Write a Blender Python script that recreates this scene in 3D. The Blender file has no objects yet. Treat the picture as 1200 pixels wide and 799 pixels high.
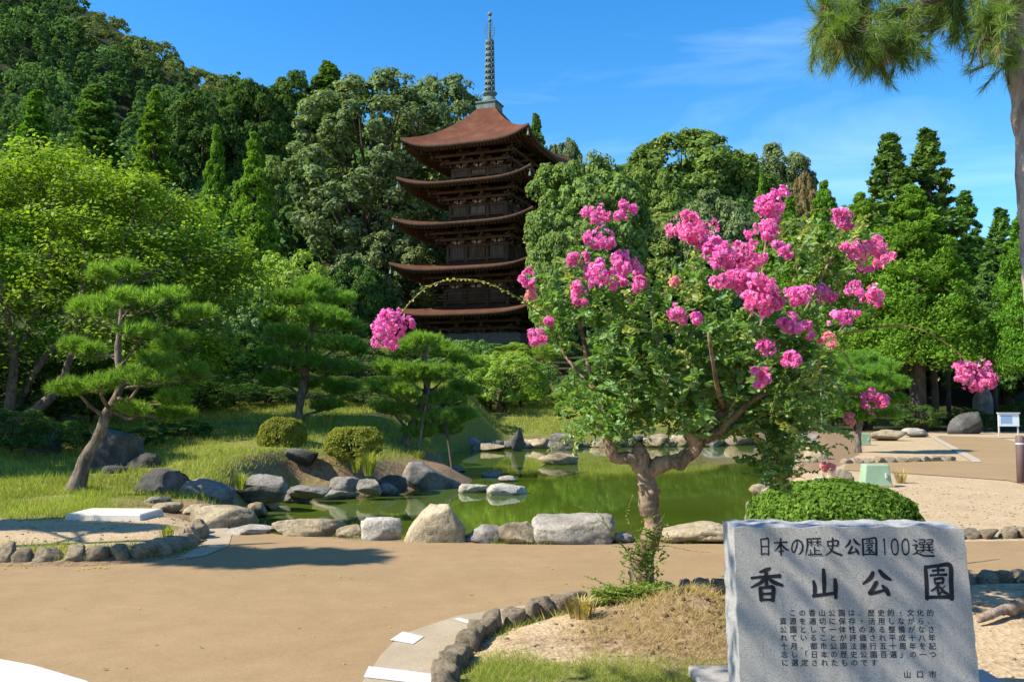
import bpy, math, random
import numpy as np
from mathutils import Vector, noise as mnoise

# ------------------------------------------------------------------ camera, sky, sun, exposure
scene = bpy.context.scene
C = scene.collection
FPX = 1040.0            # focal length in pixels of a 1200 px wide frame
PITCH = math.radians(3.75)
EYE = 1.55
cam_d = bpy.data.cameras.new('camera')
cam_d.sensor_width = 36.0
cam_d.lens = 36.0 * FPX / 1200.0
cam_d.clip_end = 3000.0
cam = bpy.data.objects.new('camera', cam_d)
C.objects.link(cam)
cam.location = (0, 0, EYE)
cam.rotation_euler = (math.pi / 2 + PITCH, 0, 0)
scene.camera = cam

SUN_DIR = Vector((-1.0, -0.30, 1.02)).normalized()      # towards the sun
SUN_EL = math.asin(SUN_DIR.z)
SUN_AZ = math.atan2(SUN_DIR.x, SUN_DIR.y)
world = bpy.data.worlds.new('World')
scene.world = world
world.use_nodes = True
wn = world.node_tree.nodes
wl = world.node_tree.links
wn.clear()
w_out = wn.new('ShaderNodeOutputWorld')
w_bg = wn.new('ShaderNodeBackground')
w_bg.inputs['Strength'].default_value = 0.12
w_sky = wn.new('ShaderNodeTexSky')
w_sky.sky_type = 'NISHITA'
w_sky.sun_disc = False
w_sky.sun_elevation = SUN_EL
w_sky.sun_rotation = SUN_AZ
w_sky.altitude = 300
w_sky.air_density = 1.0
w_sky.dust_density = 0.25
w_sky.ozone_density = 2.6
w_hs = wn.new('ShaderNodeHueSaturation')
w_hs.inputs['Saturation'].default_value = 1.38
w_hs.inputs['Value'].default_value = 1.0
# thin cirrus streaks, the same all round the sky
w_tc = wn.new('ShaderNodeTexCoord')
w_map = wn.new('ShaderNodeMapping')
w_map.inputs['Rotation'].default_value = (0.0, 0.16, 0.0)
w_map.inputs['Scale'].default_value = (1.3, 1.3, 7.0)
w_no = wn.new('ShaderNodeTexNoise')
w_no.inputs['Scale'].default_value = 1.9
w_no.inputs['Detail'].default_value = 7.0
w_no.inputs['Roughness'].default_value = 0.55
w_no.inputs['Distortion'].default_value = 0.5
w_cr = wn.new('ShaderNodeValToRGB')
w_cr.color_ramp.elements[0].position = 0.5
w_cr.color_ramp.elements[1].position = 0.86
w_cr.color_ramp.elements[1].color = (0.2, 0.2, 0.2, 1)
w_mix = wn.new('ShaderNodeMixRGB')
w_mix.inputs['Color2'].default_value = (7.5, 8.6, 9.8, 1)
wl.new(w_sky.outputs[0], w_hs.inputs['Color'])
wl.new(w_tc.outputs['Generated'], w_map.inputs['Vector'])
wl.new(w_map.outputs[0], w_no.inputs['Vector'])
wl.new(w_no.outputs['Fac'], w_cr.inputs['Fac'])
wl.new(w_cr.outputs['Color'], w_mix.inputs['Fac'])
wl.new(w_hs.outputs['Color'], w_mix.inputs['Color1'])
wl.new(w_mix.outputs['Color'], w_bg.inputs['Color'])
wl.new(w_bg.outputs[0], w_out.inputs['Surface'])

sun_d = bpy.data.lights.new('sun', 'SUN')
sun_d.energy = 4.6
sun_d.angle = math.radians(0.55)
sun_d.color = (1.0, 0.93, 0.79)
sun = bpy.data.objects.new('sun', sun_d)
C.objects.link(sun)
sun.location = (-30, -5, 40)
sun.rotation_euler = SUN_DIR.to_track_quat('Z', 'Y').to_euler()

vs = scene.view_settings
vs.view_transform = 'Standard'
vs.look = 'None'
vs.exposure = 1.1
vs.gamma = 1.0
vs.use_curve_mapping = False
scene.cycles.max_bounces = 8
scene.cycles.diffuse_bounces = 5
scene.cycles.glossy_bounces = 3
scene.cycles.transmission_bounces = 4
scene.cycles.transparent_max_bounces = 6

# ------------------------------------------------------------------ surveying helpers (1200 x 799 photo pixels)
CP, SP = math.cos(PITCH), math.sin(PITCH)
def ray(px, py):
    u = (px - 600.0) / FPX
    v = (399.5 - py) / FPX
    return Vector((u, CP - v * SP, SP + v * CP))
def at(px, py, Y):
    d = ray(px, py)
    return Vector((0, 0, EYE)) + d * (Y / d.y)
def g(px, py, z=0.0):
    d = ray(px, py)
    return Vector((0, 0, EYE)) + d * ((z - EYE) / d.z)
def project(x, y, z):
    zz = z - EYE
    dep = y * CP + zz * SP
    return 600 + FPX * x / dep, 399.5 - FPX * (zz * CP - y * SP) / dep

# ------------------------------------------------------------------ object helpers
def tag(o, label=None, cat=None, group=None, kind=None):
    if label: o['label'] = label
    if cat: o['category'] = cat
    if group: o['group'] = group
    if kind: o['kind'] = kind
    return o
def empty(name, loc=(0, 0, 0), rz=0.0, label=None, cat=None, group=None):
    o = bpy.data.objects.new(name, None)
    o.empty_display_size = 0.2
    C.objects.link(o)
    o.location = loc
    o.rotation_euler = (0, 0, rz)
    return tag(o, label, cat, group)
def link(name, me, parent=None, loc=None, rot=None, scale=None):
    o = bpy.data.objects.new(name, me)
    C.objects.link(o)
    if parent is not None: o.parent = parent
    if loc is not None: o.location = loc
    if rot is not None: o.rotation_euler = rot
    if scale is not None: o.scale = scale
    return o
def np_mesh(name, verts, faces, mat=None, smooth=False, mats=None, midx=None):
    """verts (N,3); faces: one array (M,k) or a list of such arrays"""
    if not isinstance(faces, list): faces = [faces]
    faces = [np.asarray(f, dtype=np.int32) for f in faces if len(f)]
    me = bpy.data.meshes.new(name)
    verts = np.asarray(verts, dtype=np.float32)
    me.vertices.add(len(verts))
    me.vertices.foreach_set('co', verts.ravel())
    loops = np.concatenate([f.ravel() for f in faces])
    tot = np.concatenate([np.full(len(f), f.shape[1], dtype=np.int32) for f in faces])
    start = np.concatenate([[0], np.cumsum(tot)[:-1]]).astype(np.int32)
    me.loops.add(len(loops))
    me.loops.foreach_set('vertex_index', loops)
    me.polygons.add(len(tot))
    me.polygons.foreach_set('loop_start', start)
    if smooth:
        me.polygons.foreach_set('use_smooth', np.ones(len(tot), dtype=bool))
    for m in (mats or ([mat] if mat else [])):
        me.materials.append(m)
    if midx is not None:
        me.polygons.foreach_set('material_index', np.asarray(midx, dtype=np.int32))
    me.update(calc_edges=True)
    return me

class MB:
    """collects boxes, tubes, lathes and prisms into one mesh"""
    def __init__(s):
        s.v = []; s.f = []
    def add(s, vs_, fs_):
        o = len(s.v)
        s.v += [tuple(p) for p in vs_]
        s.f += [tuple(i + o for i in f) for f in fs_]
        return s
    def box(s, c, d, rz=0.0, taper=1.0):
        cx, cy, cz = c; dx, dy, dz = d[0] / 2, d[1] / 2, d[2] / 2
        ca, sa = math.cos(rz), math.sin(rz)
        vs_ = []
        for z, t in ((-dz, 1.0), (dz, taper)):
            for x, y in ((-dx, -dy), (dx, -dy), (dx, dy), (-dx, dy)):
                x *= t; y *= t
                vs_.append((cx + x * ca - y * sa, cy + x * sa + y * ca, cz + z))
        return s.add(vs_, [(3, 2, 1, 0), (4, 5, 6, 7), (0, 1, 5, 4), (1, 2, 6, 5), (2, 3, 7, 6), (3, 0, 4, 7)])
    def beam(s, a, b, w, h):
        a = Vector(a); b = Vector(b)
        d = (b - a).normalized()
        side = d.cross(Vector((0, 0, 1)))
        side = side.normalized() if side.length > 1e-4 else Vector((1, 0, 0))
        up = side.cross(d).normalized()
        vs_ = []
        for p in (a, b):
            for x, y in ((-1, -1), (1, -1), (1, 1), (-1, 1)):
                vs_.append(p + side * (x * w / 2) + up * (y * h / 2))
        return s.add(vs_, [(3, 2, 1, 0), (4, 5, 6, 7), (0, 1, 5, 4), (1, 2, 6, 5), (2, 3, 7, 6), (3, 0, 4, 7)])
    def lathe(s, prof, c=(0, 0, 0), k=16, cap=True):
        n = len(prof); vs_ = []; fs_ = []
        for r, z in prof:
            for i in range(k):
                a = 2 * math.pi * i / k
                vs_.append((c[0] + r * math.cos(a), c[1] + r * math.sin(a), c[2] + z))
        for j in range(n - 1):
            for i in range(k):
                i2 = (i + 1) % k
                fs_.append((j * k + i, j * k + i2, (j + 1) * k + i2, (j + 1) * k + i))
        if cap:
            fs_.append(tuple(range(k - 1, -1, -1)))
            fs_.append(tuple((n - 1) * k + i for i in range(k)))
        return s.add(vs_, fs_)
    def tube(s, pts, rad, k=8, wob=0.0, seed=0, cap=True, wf=1.0):
        v, f = tube_np(pts, rad, k, wob, seed, wf)
        o = len(s.v)
        s.v += [tuple(p) for p in v]
        s.f += [tuple(int(i) + o for i in q) for q in f]
        if cap:
            n = len(v)
            s.f.append(tuple(o + i for i in range(k - 1, -1, -1)))
            s.f.append(tuple(o + n - k + i for i in range(k)))
        return s
    def build(s, name, mat, parent=None, smooth=False, loc=None, rot=None):
        me = bpy.data.meshes.new(name)
        me.from_pydata(s.v, [], s.f)
        if smooth:
            me.polygons.foreach_set('use_smooth', np.ones(len(s.f), dtype=bool))
        me.materials.append(mat)
        me.update()
        return link(name, me, parent, loc, rot)

def smooth_path(pts, n=6):
    """Catmull-Rom through points given as (x, y, z, r)"""
    P = [np.array(p, dtype=float) for p in pts]
    P = [2 * P[0] - P[1]] + P + [2 * P[-1] - P[-2]]
    out = []
    for i in range(1, len(P) - 2):
        for k in range(n):
            t = k / n
            out.append(0.5 * (2 * P[i] + (P[i + 1] - P[i - 1]) * t + (2 * P[i - 1] - 5 * P[i] + 4 * P[i + 1] - P[i + 2]) * t * t
                              + (3 * P[i] - P[i - 1] - 3 * P[i + 1] + P[i + 2]) * t ** 3))
    out.append(P[-2])
    return np.array(out)

def tube_np(pts, rad, k=8, wob=0.0, seed=0, wf=1.0):
    P = np.array([tuple(p) for p in pts], dtype=float)
    R = np.asarray(rad, dtype=float)
    if R.ndim == 0: R = np.full(len(P), float(R))
    n = len(P)
    T = np.gradient(P, axis=0)
    T /= np.linalg.norm(T, axis=1)[:, None] + 1e-9
    ref = np.array([1.0, 0.0, 0.0]) if abs(T[0][0]) < 0.8 else np.array([0.0, 1.0, 0.0])
    U = np.zeros_like(P); V = np.zeros_like(P)
    u = ref - T[0] * np.dot(ref, T[0])
    for i in range(n):
        u = u - T[i] * np.dot(u, T[i])
        u /= np.linalg.norm(u) + 1e-9
        U[i] = u; V[i] = np.cross(T[i], u)
    a = np.arange(k) * 2 * math.pi / k
    ring = P[:, None, :] + R[:, None, None] * (np.cos(a)[None, :, None] * U[:, None, :] + np.sin(a)[None, :, None] * V[:, None, :])
    if wob:
        for i in range(n):
            for j in range(k):
                q = ring[i, j]
                w0 = Vector(q * wf / max(R[0], 0.01) * 0.6) + Vector((seed * 7.1, 0, seed * 3.3))
                d = mnoise.noise(w0) + 0.45 * mnoise.noise(w0 * 2.6)
                ring[i, j] = P[i] + (q - P[i]) * (1 + wob * d)
    f = []
    for i in range(n - 1):
        for j in range(k):
            j2 = (j + 1) % k
            f.append((i * k + j, i * k + j2, (i + 1) * k + j2, (i + 1) * k + j))
    return ring.reshape(-1, 3), np.array(f, dtype=np.int32)

class NP:
    """joins numpy pieces"""
    def __init__(s): s.v = []; s.f = {}; s.n = 0
    def add(s, v, f):
        f = np.asarray(f, dtype=np.int32)
        s.v.append(np.asarray(v, dtype=np.float32))
        s.f.setdefault(f.shape[1], []).append(f + s.n)
        s.n += len(v)
    def mesh(s, name, mat, smooth=False):
        return np_mesh(name, np.concatenate(s.v), [np.concatenate(a) for a in s.f.values()], mat, smooth)

def unit(a): return a / (np.linalg.norm(a, axis=-1, keepdims=True) + 1e-9)

def leaf_quads(c, n, size, aspect=0.55, tdir=None, bend=0.2, rng=None):
    """diamond shaped leaves: centre, facing, half length"""
    N = len(c)
    n = unit(n)
    if tdir is None: tdir = rng.normal(size=(N, 3))
    t = unit(tdir - n * np.sum(tdir * n, axis=1)[:, None])
    b = np.cross(n, t)
    s = np.broadcast_to(np.asarray(size, dtype=float), (N,))[:, None]
    v = np.empty((N, 4, 3))
    v[:, 0] = c - t * s
    v[:, 1] = c + b * s * aspect + n * s * bend
    v[:, 2] = c + t * s
    v[:, 3] = c - b * s * aspect + n * s * bend
    return v.reshape(-1, 3), np.arange(N * 4, dtype=np.int32).reshape(N, 4)

def ball(rng, N): return unit(rng.normal(size=(N, 3)))

# ------------------------------------------------------------------ materials
def mat_new(name):
    m = bpy.data.materials.new(name)
    m.use_nodes = True
    nt = m.node_tree
    nt.nodes.clear()
    out = nt.nodes.new('ShaderNodeOutputMaterial')
    return m, nt, out
def nd(nt, t, **kw):
    n = nt.nodes.new(t)
    for k, v in kw.items():
        if k in n.inputs: n.inputs[k].default_value = v
        else: setattr(n, k, v)
    return n
def ramp(nt, stops, fac=None, interp='LINEAR'):
    r = nt.nodes.new('ShaderNodeValToRGB')
    cr = r.color_ramp
    cr.interpolation = interp
    while len(cr.elements) < len(stops): cr.elements.new(0.5)
    for e, (p, c) in zip(cr.elements, stops):
        e.position = p
        e.color = (c[0], c[1], c[2], 1) if len(c) == 3 else c
    if fac is not None: nt.links.new(fac, r.inputs['Fac'])
    return r
def noise_tex(nt, scale, detail=4, rough=0.55, coord='Object', vec=None, dist=0.0):
    n = nd(nt, 'ShaderNodeTexNoise')
    n.inputs['Scale'].default_value = scale
    n.inputs['Detail'].default_value = detail
    n.inputs['Roughness'].default_value = rough
    n.inputs['Distortion'].default_value = dist
    if vec is None:
        tc = nd(nt, 'ShaderNodeTexCoord')
        vec = tc.outputs[coord]
    nt.links.new(vec, n.inputs['Vector'])
    return n
def mixc(nt, fac, a, b, mode='MIX'):
    m = nd(nt, 'ShaderNodeMixRGB')
    m.blend_type = mode
    for sock, val in ((m.inputs['Fac'], fac), (m.inputs['Color1'], a), (m.inputs['Color2'], b)):
        if isinstance(val, (int, float)): sock.default_value = val
        elif isinstance(val, tuple): sock.default_value = (val[0], val[1], val[2], 1)
        else: nt.links.new(val, sock)
    return m.outputs['Color']
def bump(nt, height, strength=0.4, dist=0.02):
    b = nd(nt, 'ShaderNodeBump')
    b.inputs['Strength'].default_value = strength
    b.inputs['Distance'].default_value = dist
    nt.links.new(height, b.inputs['Height'])
    return b.outputs['Normal']
def principled(nt, out, col, rough=0.8, normal=None, spec=0.3, metal=0.0):
    p = nd(nt, 'ShaderNodeBsdfPrincipled')
    if isinstance(col, tuple): p.inputs['Base Color'].default_value = (col[0], col[1], col[2], 1)
    else: nt.links.new(col, p.inputs['Base Color'])
    if isinstance(rough, (int, float)): p.inputs['Roughness'].default_value = rough
    else: nt.links.new(rough, p.inputs['Roughness'])
    p.inputs['Specular IOR Level'].default_value = spec
    p.inputs['Metallic'].default_value = metal
    if normal is not None: nt.links.new(normal, p.inputs['Normal'])
    nt.links.new(p.outputs[0], out.inputs['Surface'])
    return p

LEAF = 1.48
def leaf_mat(name, cols, trans=0.35, gloss=0.0, clump=0.6, clump_scale=0.6, tcol=None):
    """cols: three greens picked at random for each leaf; a slow noise makes whole boughs vary"""
    m, nt, out = mat_new(name)
    geo = nd(nt, 'ShaderNodeNewGeometry')
    oi = nd(nt, 'ShaderNodeObjectInfo')
    cols = [tuple(min(0.9, x * LEAF) for x in c) for c in cols]
    r = ramp(nt, [(0.0, cols[0]), (0.5, cols[1]), (1.0, cols[2])], geo.outputs['Random Per Island'])
    no = noise_tex(nt, clump_scale, 2, 0.5)
    nr = ramp(nt, [(0.3, (1 - clump * 0.5,) * 3), (0.7, (1 + clump * 0.4,) * 3)], no.outputs['Fac'])
    c = mixc(nt, 1.0, r.outputs['Color'], nr.outputs['Color'], 'MULTIPLY')
    hs = nd(nt, 'ShaderNodeHueSaturation')
    mr = nd(nt, 'ShaderNodeMapRange')
    mr.inputs['To Min'].default_value = 0.488
    mr.inputs['To Max'].default_value = 0.512
    nt.links.new(oi.outputs['Random'], mr.inputs['Value'])
    nt.links.new(mr.outputs[0], hs.inputs['Hue'])
    nt.links.new(c, hs.inputs['Color'])
    c = hs.outputs['Color']
    d = nd(nt, 'ShaderNodeBsdfDiffuse')
    t = nd(nt, 'ShaderNodeBsdfTranslucent')
    nt.links.new(c, d.inputs['Color'])
    tc_ = mixc(nt, 1.0, c, tcol or (1.25, 1.3, 0.5), 'MULTIPLY')
    nt.links.new(tc_, t.inputs['Color'])
    mx = nd(nt, 'ShaderNodeMixShader')
    mx.inputs[0].default_value = min(0.5, trans + 0.1)
    nt.links.new(d.outputs[0], mx.inputs[1])
    nt.links.new(t.outputs[0], mx.inputs[2])
    res = mx.outputs[0]
    if gloss:
        gl = nd(nt, 'ShaderNodeBsdfGlossy')
        gl.inputs['Roughness'].default_value = 0.55
        gl.inputs['Color'].default_value = (0.9, 0.95, 1, 1)
        m2 = nd(nt, 'ShaderNodeMixShader')
        m2.inputs[0].default_value = gloss
        nt.links.new(res, m2.inputs[1])
        nt.links.new(gl.outputs[0], m2.inputs[2])
        res = m2.outputs[0]
    nt.links.new(res, out.inputs['Surface'])
    return m

def bark_mat(name, c1, c2, scale=6.0, stretch=0.25, patch=None):
    m, nt, out = mat_new(name)
    tc = nd(nt, 'ShaderNodeTexCoord')
    mp = nd(nt, 'ShaderNodeMapping')
    mp.inputs['Scale'].default_value = (1, 1, stretch)
    nt.links.new(tc.outputs['Object'], mp.inputs['Vector'])
    n1 = noise_tex(nt, scale, 6, 0.65, vec=mp.outputs[0], dist=0.6)
    r = ramp(nt, [(0.32, c1), (0.62, c2)], n1.outputs['Fac'])
    col = r.outputs['Color']
    if patch:
        n2 = noise_tex(nt, scale * 0.45, 2, 0.5)
        r2 = ramp(nt, [(0.52, (0, 0, 0)), (0.6, (1, 1, 1))], n2.outputs['Fac'])
        col = mixc(nt, r2.outputs['Color'], col, patch)
    principled(nt, out, col, 0.88, bump(nt, n1.outputs['Fac'], 0.9, 0.03), 0.2)
    return m

def stone_mat(name, c1, c2, c3, scale=2.2, moss=0.0, speck=0.0):
    m, nt, out = mat_new(name)
    tc = nd(nt, 'ShaderNodeTexCoord')
    oi = nd(nt, 'ShaderNodeObjectInfo')
    va = nd(nt, 'ShaderNodeVectorMath'); va.operation = 'MULTIPLY_ADD'
    cb = nd(nt, 'ShaderNodeCombineXYZ')
    for i in range(3): nt.links.new(oi.outputs['Random'], cb.inputs[i])
    nt.links.new(cb.outputs[0], va.inputs[0])
    va.inputs[1].default_value = (37, 51, 23)
    nt.links.new(tc.outputs['Object'], va.inputs[2])
    n1 = noise_tex(nt, scale, 8, 0.62, vec=va.outputs[0], dist=0.3)
    n2 = noise_tex(nt, scale * 9, 6, 0.7, vec=va.outputs[0])
    r = ramp(nt, [(0.3, c1), (0.52, c2), (0.72, c3)], n1.outputs['Fac'])
    r2 = ramp(nt, [(0.3, (0.55,) * 3), (0.5, (0.95,) * 3), (0.68, (1.15,) * 3)], n2.outputs['Fac'])
    col = mixc(nt, 1.0, r.outputs['Color'], r2.outputs['Color'], 'MULTIPLY')
    vr = nd(nt, 'ShaderNodeMapRange')
    vr.inputs['To Min'].default_value = 0.82; vr.inputs['To Max'].default_value = 1.15
    nt.links.new(oi.outputs['Random'], vr.inputs['Value'])
    hs = nd(nt, 'ShaderNodeHueSaturation')
    nt.links.new(vr.outputs[0], hs.inputs['Value']); nt.links.new(col, hs.inputs['Color'])
    col = hs.outputs['Color']
    if moss:
        n3 = noise_tex(nt, scale * 1.6, 5, 0.6, vec=va.outputs[0])
        r3 = ramp(nt, [(0.55 - 0.1 * moss, (0, 0, 0)), (0.72 - 0.1 * moss, (0.7,) * 3)], n3.outputs['Fac'])
        col = mixc(nt, r3.outputs['Color'], col, (0.07, 0.066, 0.045))
    mixh = mixc(nt, 0.4, n1.outputs['Fac'], n2.outputs['Fac'])
    principled(nt, out, col, 0.9, bump(nt, mixh, 1.0, 0.07), 0.2)
    return m

M = {}
M['bark_grey'] = bark_mat('bark_grey', (0.045, 0.033, 0.025), (0.21, 0.165, 0.125), 12, 0.45)
M['bark_dark'] = bark_mat('bark_dark', (0.018, 0.014, 0.01), (0.085, 0.065, 0.05), 5)
M['bark_pine'] = bark_mat('bark_pine', (0.08, 0.055, 0.042), (0.36, 0.28, 0.215), 9, 0.4)
M['bark_myrtle'] = bark_mat('bark_myrtle', (0.05, 0.033, 0.02), (0.34, 0.235, 0.15), 14, 0.4, (0.2, 0.145, 0.095))
M['bark_sunlit'] = bark_mat('bark_sunlit', (0.16, 0.12, 0.095), (0.5, 0.41, 0.33), 9, 0.4)  # tall pine bark, paled so its colour stands in for sunlight
M['twig'] = bark_mat('twig', (0.10, 0.07, 0.03), (0.2, 0.15, 0.06), 30)
M['stem_red'] = bark_mat('stem_red', (0.16, 0.12, 0.04), (0.26, 0.2, 0.07), 30)
M['stone_grey'] = stone_mat('stone_grey', (0.09, 0.083, 0.073), (0.20, 0.182, 0.16), (0.31, 0.285, 0.25), 2.2, moss=0.2)
M['stone_tan'] = stone_mat('stone_tan', (0.18, 0.135, 0.08), (0.35, 0.28, 0.18), (0.44, 0.37, 0.26), 2.0, moss=0.15)
M['stone_pale'] = stone_mat('stone_pale', (0.22, 0.19, 0.15), (0.40, 0.36, 0.295), (0.5, 0.46, 0.39), 2.4)
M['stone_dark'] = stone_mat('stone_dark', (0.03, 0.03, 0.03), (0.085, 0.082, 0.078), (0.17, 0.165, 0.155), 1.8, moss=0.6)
M['stone_kerb'] = stone_mat('stone_kerb', (0.2, 0.155, 0.1), (0.40, 0.32, 0.215), (0.5, 0.415, 0.295), 5.0, moss=0.05)
M['leaf_maple'] = leaf_mat('leaf_maple', [(0.09, 0.155, 0.016), (0.14, 0.21, 0.022), (0.2, 0.26, 0.03)], 0.48, 0.02, 0.5, 0.5)
M['leaf_camphor'] = leaf_mat('leaf_camphor', [(0.10, 0.15, 0.042), (0.14, 0.195, 0.056), (0.185, 0.24, 0.075)], 0.28, 0.0, 0.5, 0.25)
M['leaf_grey'] = leaf_mat('leaf_grey', [(0.07, 0.098, 0.04), (0.11, 0.145, 0.06), (0.16, 0.195, 0.09)], 0.2, 0.0, 0.5, 0.2)
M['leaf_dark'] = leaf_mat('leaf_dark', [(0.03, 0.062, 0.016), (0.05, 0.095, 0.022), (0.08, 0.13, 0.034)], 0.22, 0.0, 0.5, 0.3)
M['leaf_olive'] = leaf_mat('leaf_olive', [(0.065, 0.11, 0.026), (0.10, 0.15, 0.036), (0.14, 0.19, 0.05)], 0.25, 0.0, 0.5, 0.16)
M['leaf_brown'] = leaf_mat('leaf_brown', [(0.15, 0.115, 0.055), (0.2, 0.15, 0.075), (0.16, 0.15, 0.06)], 0.25, 0.0, 0.4, 0.3)
M['leaf_cedar'] = leaf_mat('leaf_cedar', [(0.045, 0.095, 0.022), (0.07, 0.135, 0.028), (0.10, 0.175, 0.036)], 0.22, 0.0, 0.5, 0.3)
M['leaf_sugi'] = leaf_mat('leaf_sugi', [(0.06, 0.13, 0.016), (0.09, 0.18, 0.02), (0.13, 0.23, 0.028)], 0.3, 0.0, 0.5, 0.4)
M['leaf_shrub'] = leaf_mat('leaf_shrub', [(0.05, 0.11, 0.016), (0.08, 0.155, 0.02), (0.12, 0.2, 0.03)], 0.32, 0.03, 0.4, 1.2)
M['leaf_yellow'] = leaf_mat('leaf_yellow', [(0.12, 0.19, 0.02), (0.17, 0.25, 0.025), (0.23, 0.29, 0.04)], 0.42, 0.02, 0.4, 0.8)
M['leaf_azalea'] = leaf_mat('leaf_azalea', [(0.07, 0.14, 0.02), (0.11, 0.19, 0.03), (0.16, 0.24, 0.045)], 0.25, 0.0, 0.35, 2.0)
M['leaf_clipped'] = leaf_mat('leaf_clipped', [(0.11, 0.125, 0.022), (0.16, 0.17, 0.028), (0.21, 0.21, 0.045)], 0.28, 0.0, 0.4, 2.0)
M['leaf_dome'] = leaf_mat('leaf_dome', [(0.045, 0.1, 0.014), (0.07, 0.14, 0.02), (0.11, 0.185, 0.03)], 0.25, 0.0, 0.5, 2.5)
M['leaf_myrtle'] = leaf_mat('leaf_myrtle', [(0.05, 0.125, 0.028), (0.085, 0.18, 0.038), (0.14, 0.245, 0.056)], 0.36, 0.035, 0.3, 1.5)
M['leaf_young'] = leaf_mat('leaf_young', [(0.16, 0.23, 0.05), (0.22, 0.27, 0.07), (0.27, 0.24, 0.07)], 0.4, 0.04, 0.3, 3.0)
M['needle'] = leaf_mat('needle', [(0.085, 0.165, 0.028), (0.13, 0.225, 0.038), (0.19, 0.29, 0.055)], 0.38, 0.0, 0.45, 0.9)
M['needle_yellow'] = leaf_mat('needle_yellow', [(0.07, 0.12, 0.018), (0.11, 0.17, 0.025), (0.16, 0.21, 0.04)], 0.3, 0.03, 0.4, 1.2)
M['needle_dry'] = leaf_mat('needle_dry', [(0.2, 0.15, 0.09), (0.27, 0.2, 0.12), (0.22, 0.18, 0.1)], 0.25, 0.0, 0.3, 1.2)
M['forest'] = leaf_mat('forest', [(0.036, 0.078, 0.026), (0.058, 0.112, 0.036), (0.088, 0.15, 0.048)], 0.25, 0.0, 0.7, 0.05)
M['forest_crest'] = leaf_mat('forest_crest', [(0.075, 0.1, 0.03), (0.105, 0.13, 0.042), (0.14, 0.155, 0.058)], 0.2, 0.0, 0.5, 0.08)
M['petal'] = leaf_mat('petal', [(0.72, 0.09, 0.28), (0.76, 0.16, 0.38), (0.78, 0.34, 0.53)], 0.4, 0.0, 0.25, 6.0, tcol=(1.0, 0.9, 0.95))
M['petal_faded'] = leaf_mat('petal_faded', [(0.55, 0.2, 0.2), (0.7, 0.28, 0.32), (0.6, 0.32, 0.22)], 0.35, 0.0, 0.25, 6.0, tcol=(1.0, 0.9, 0.9))
M['grass'] = leaf_mat('grass', [(0.13, 0.17, 0.03), (0.19, 0.22, 0.045), (0.28, 0.265, 0.08)], 0.35, 0.0, 0.5, 0.7)
M['grass_dry'] = leaf_mat('grass_dry', [(0.28, 0.21, 0.09), (0.36, 0.27, 0.13), (0.22, 0.2, 0.06)], 0.3, 0.0, 0.3, 2.0)
# ------------------------------------------------------------------ the lie of the land
WZ = -0.35                                  # water level below the path
def poly(pxs, z=0.0): return np.array([tuple(g(a, b, z))[:2] for a, b in pxs])
POND = poly([(292, 640), (296, 612), (302, 598), (320, 588), (352, 582), (398, 582), (432, 580), (455, 576), (500, 573),
             (545, 571), (556, 563), (534, 552), (508, 540), (520, 530), (560, 526), (640, 524), (760, 522.5), (860, 520.5), (930, 519.5),
             (942, 535), (925, 552), (905, 570), (890, 592), (885, 615), (872, 640), (760, 655), (640, 657), (520, 656), (430, 652), (340, 648)], WZ)
LEFT_BED = np.concatenate([poly([(0, 661), (100, 661), (170, 657), (205, 649), (228, 637), (238, 626), (232, 614), (205, 604), (180, 597), (0, 566)]),
                           np.array([[-16, 17.0], [-16, 7.9]])])
RIGHT_BED = np.concatenate([np.array([[-0.42, 1.0]]), poly([(512, 815), (540, 768), (570, 743), (615, 728), (670, 715), (725, 707), (790, 704), (850, 697), (1000, 690), (1200, 684)]),
                            np.array([[9.0, 7.6], [9.0, 1.0]])])
GRAVEL_R = poly([(870, 632), (885, 600), (905, 575), (935, 555), (985, 546), (1010, 530), (1010, 512), (1090, 505), (1300, 505), (1500, 640), (1200, 636)])

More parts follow.
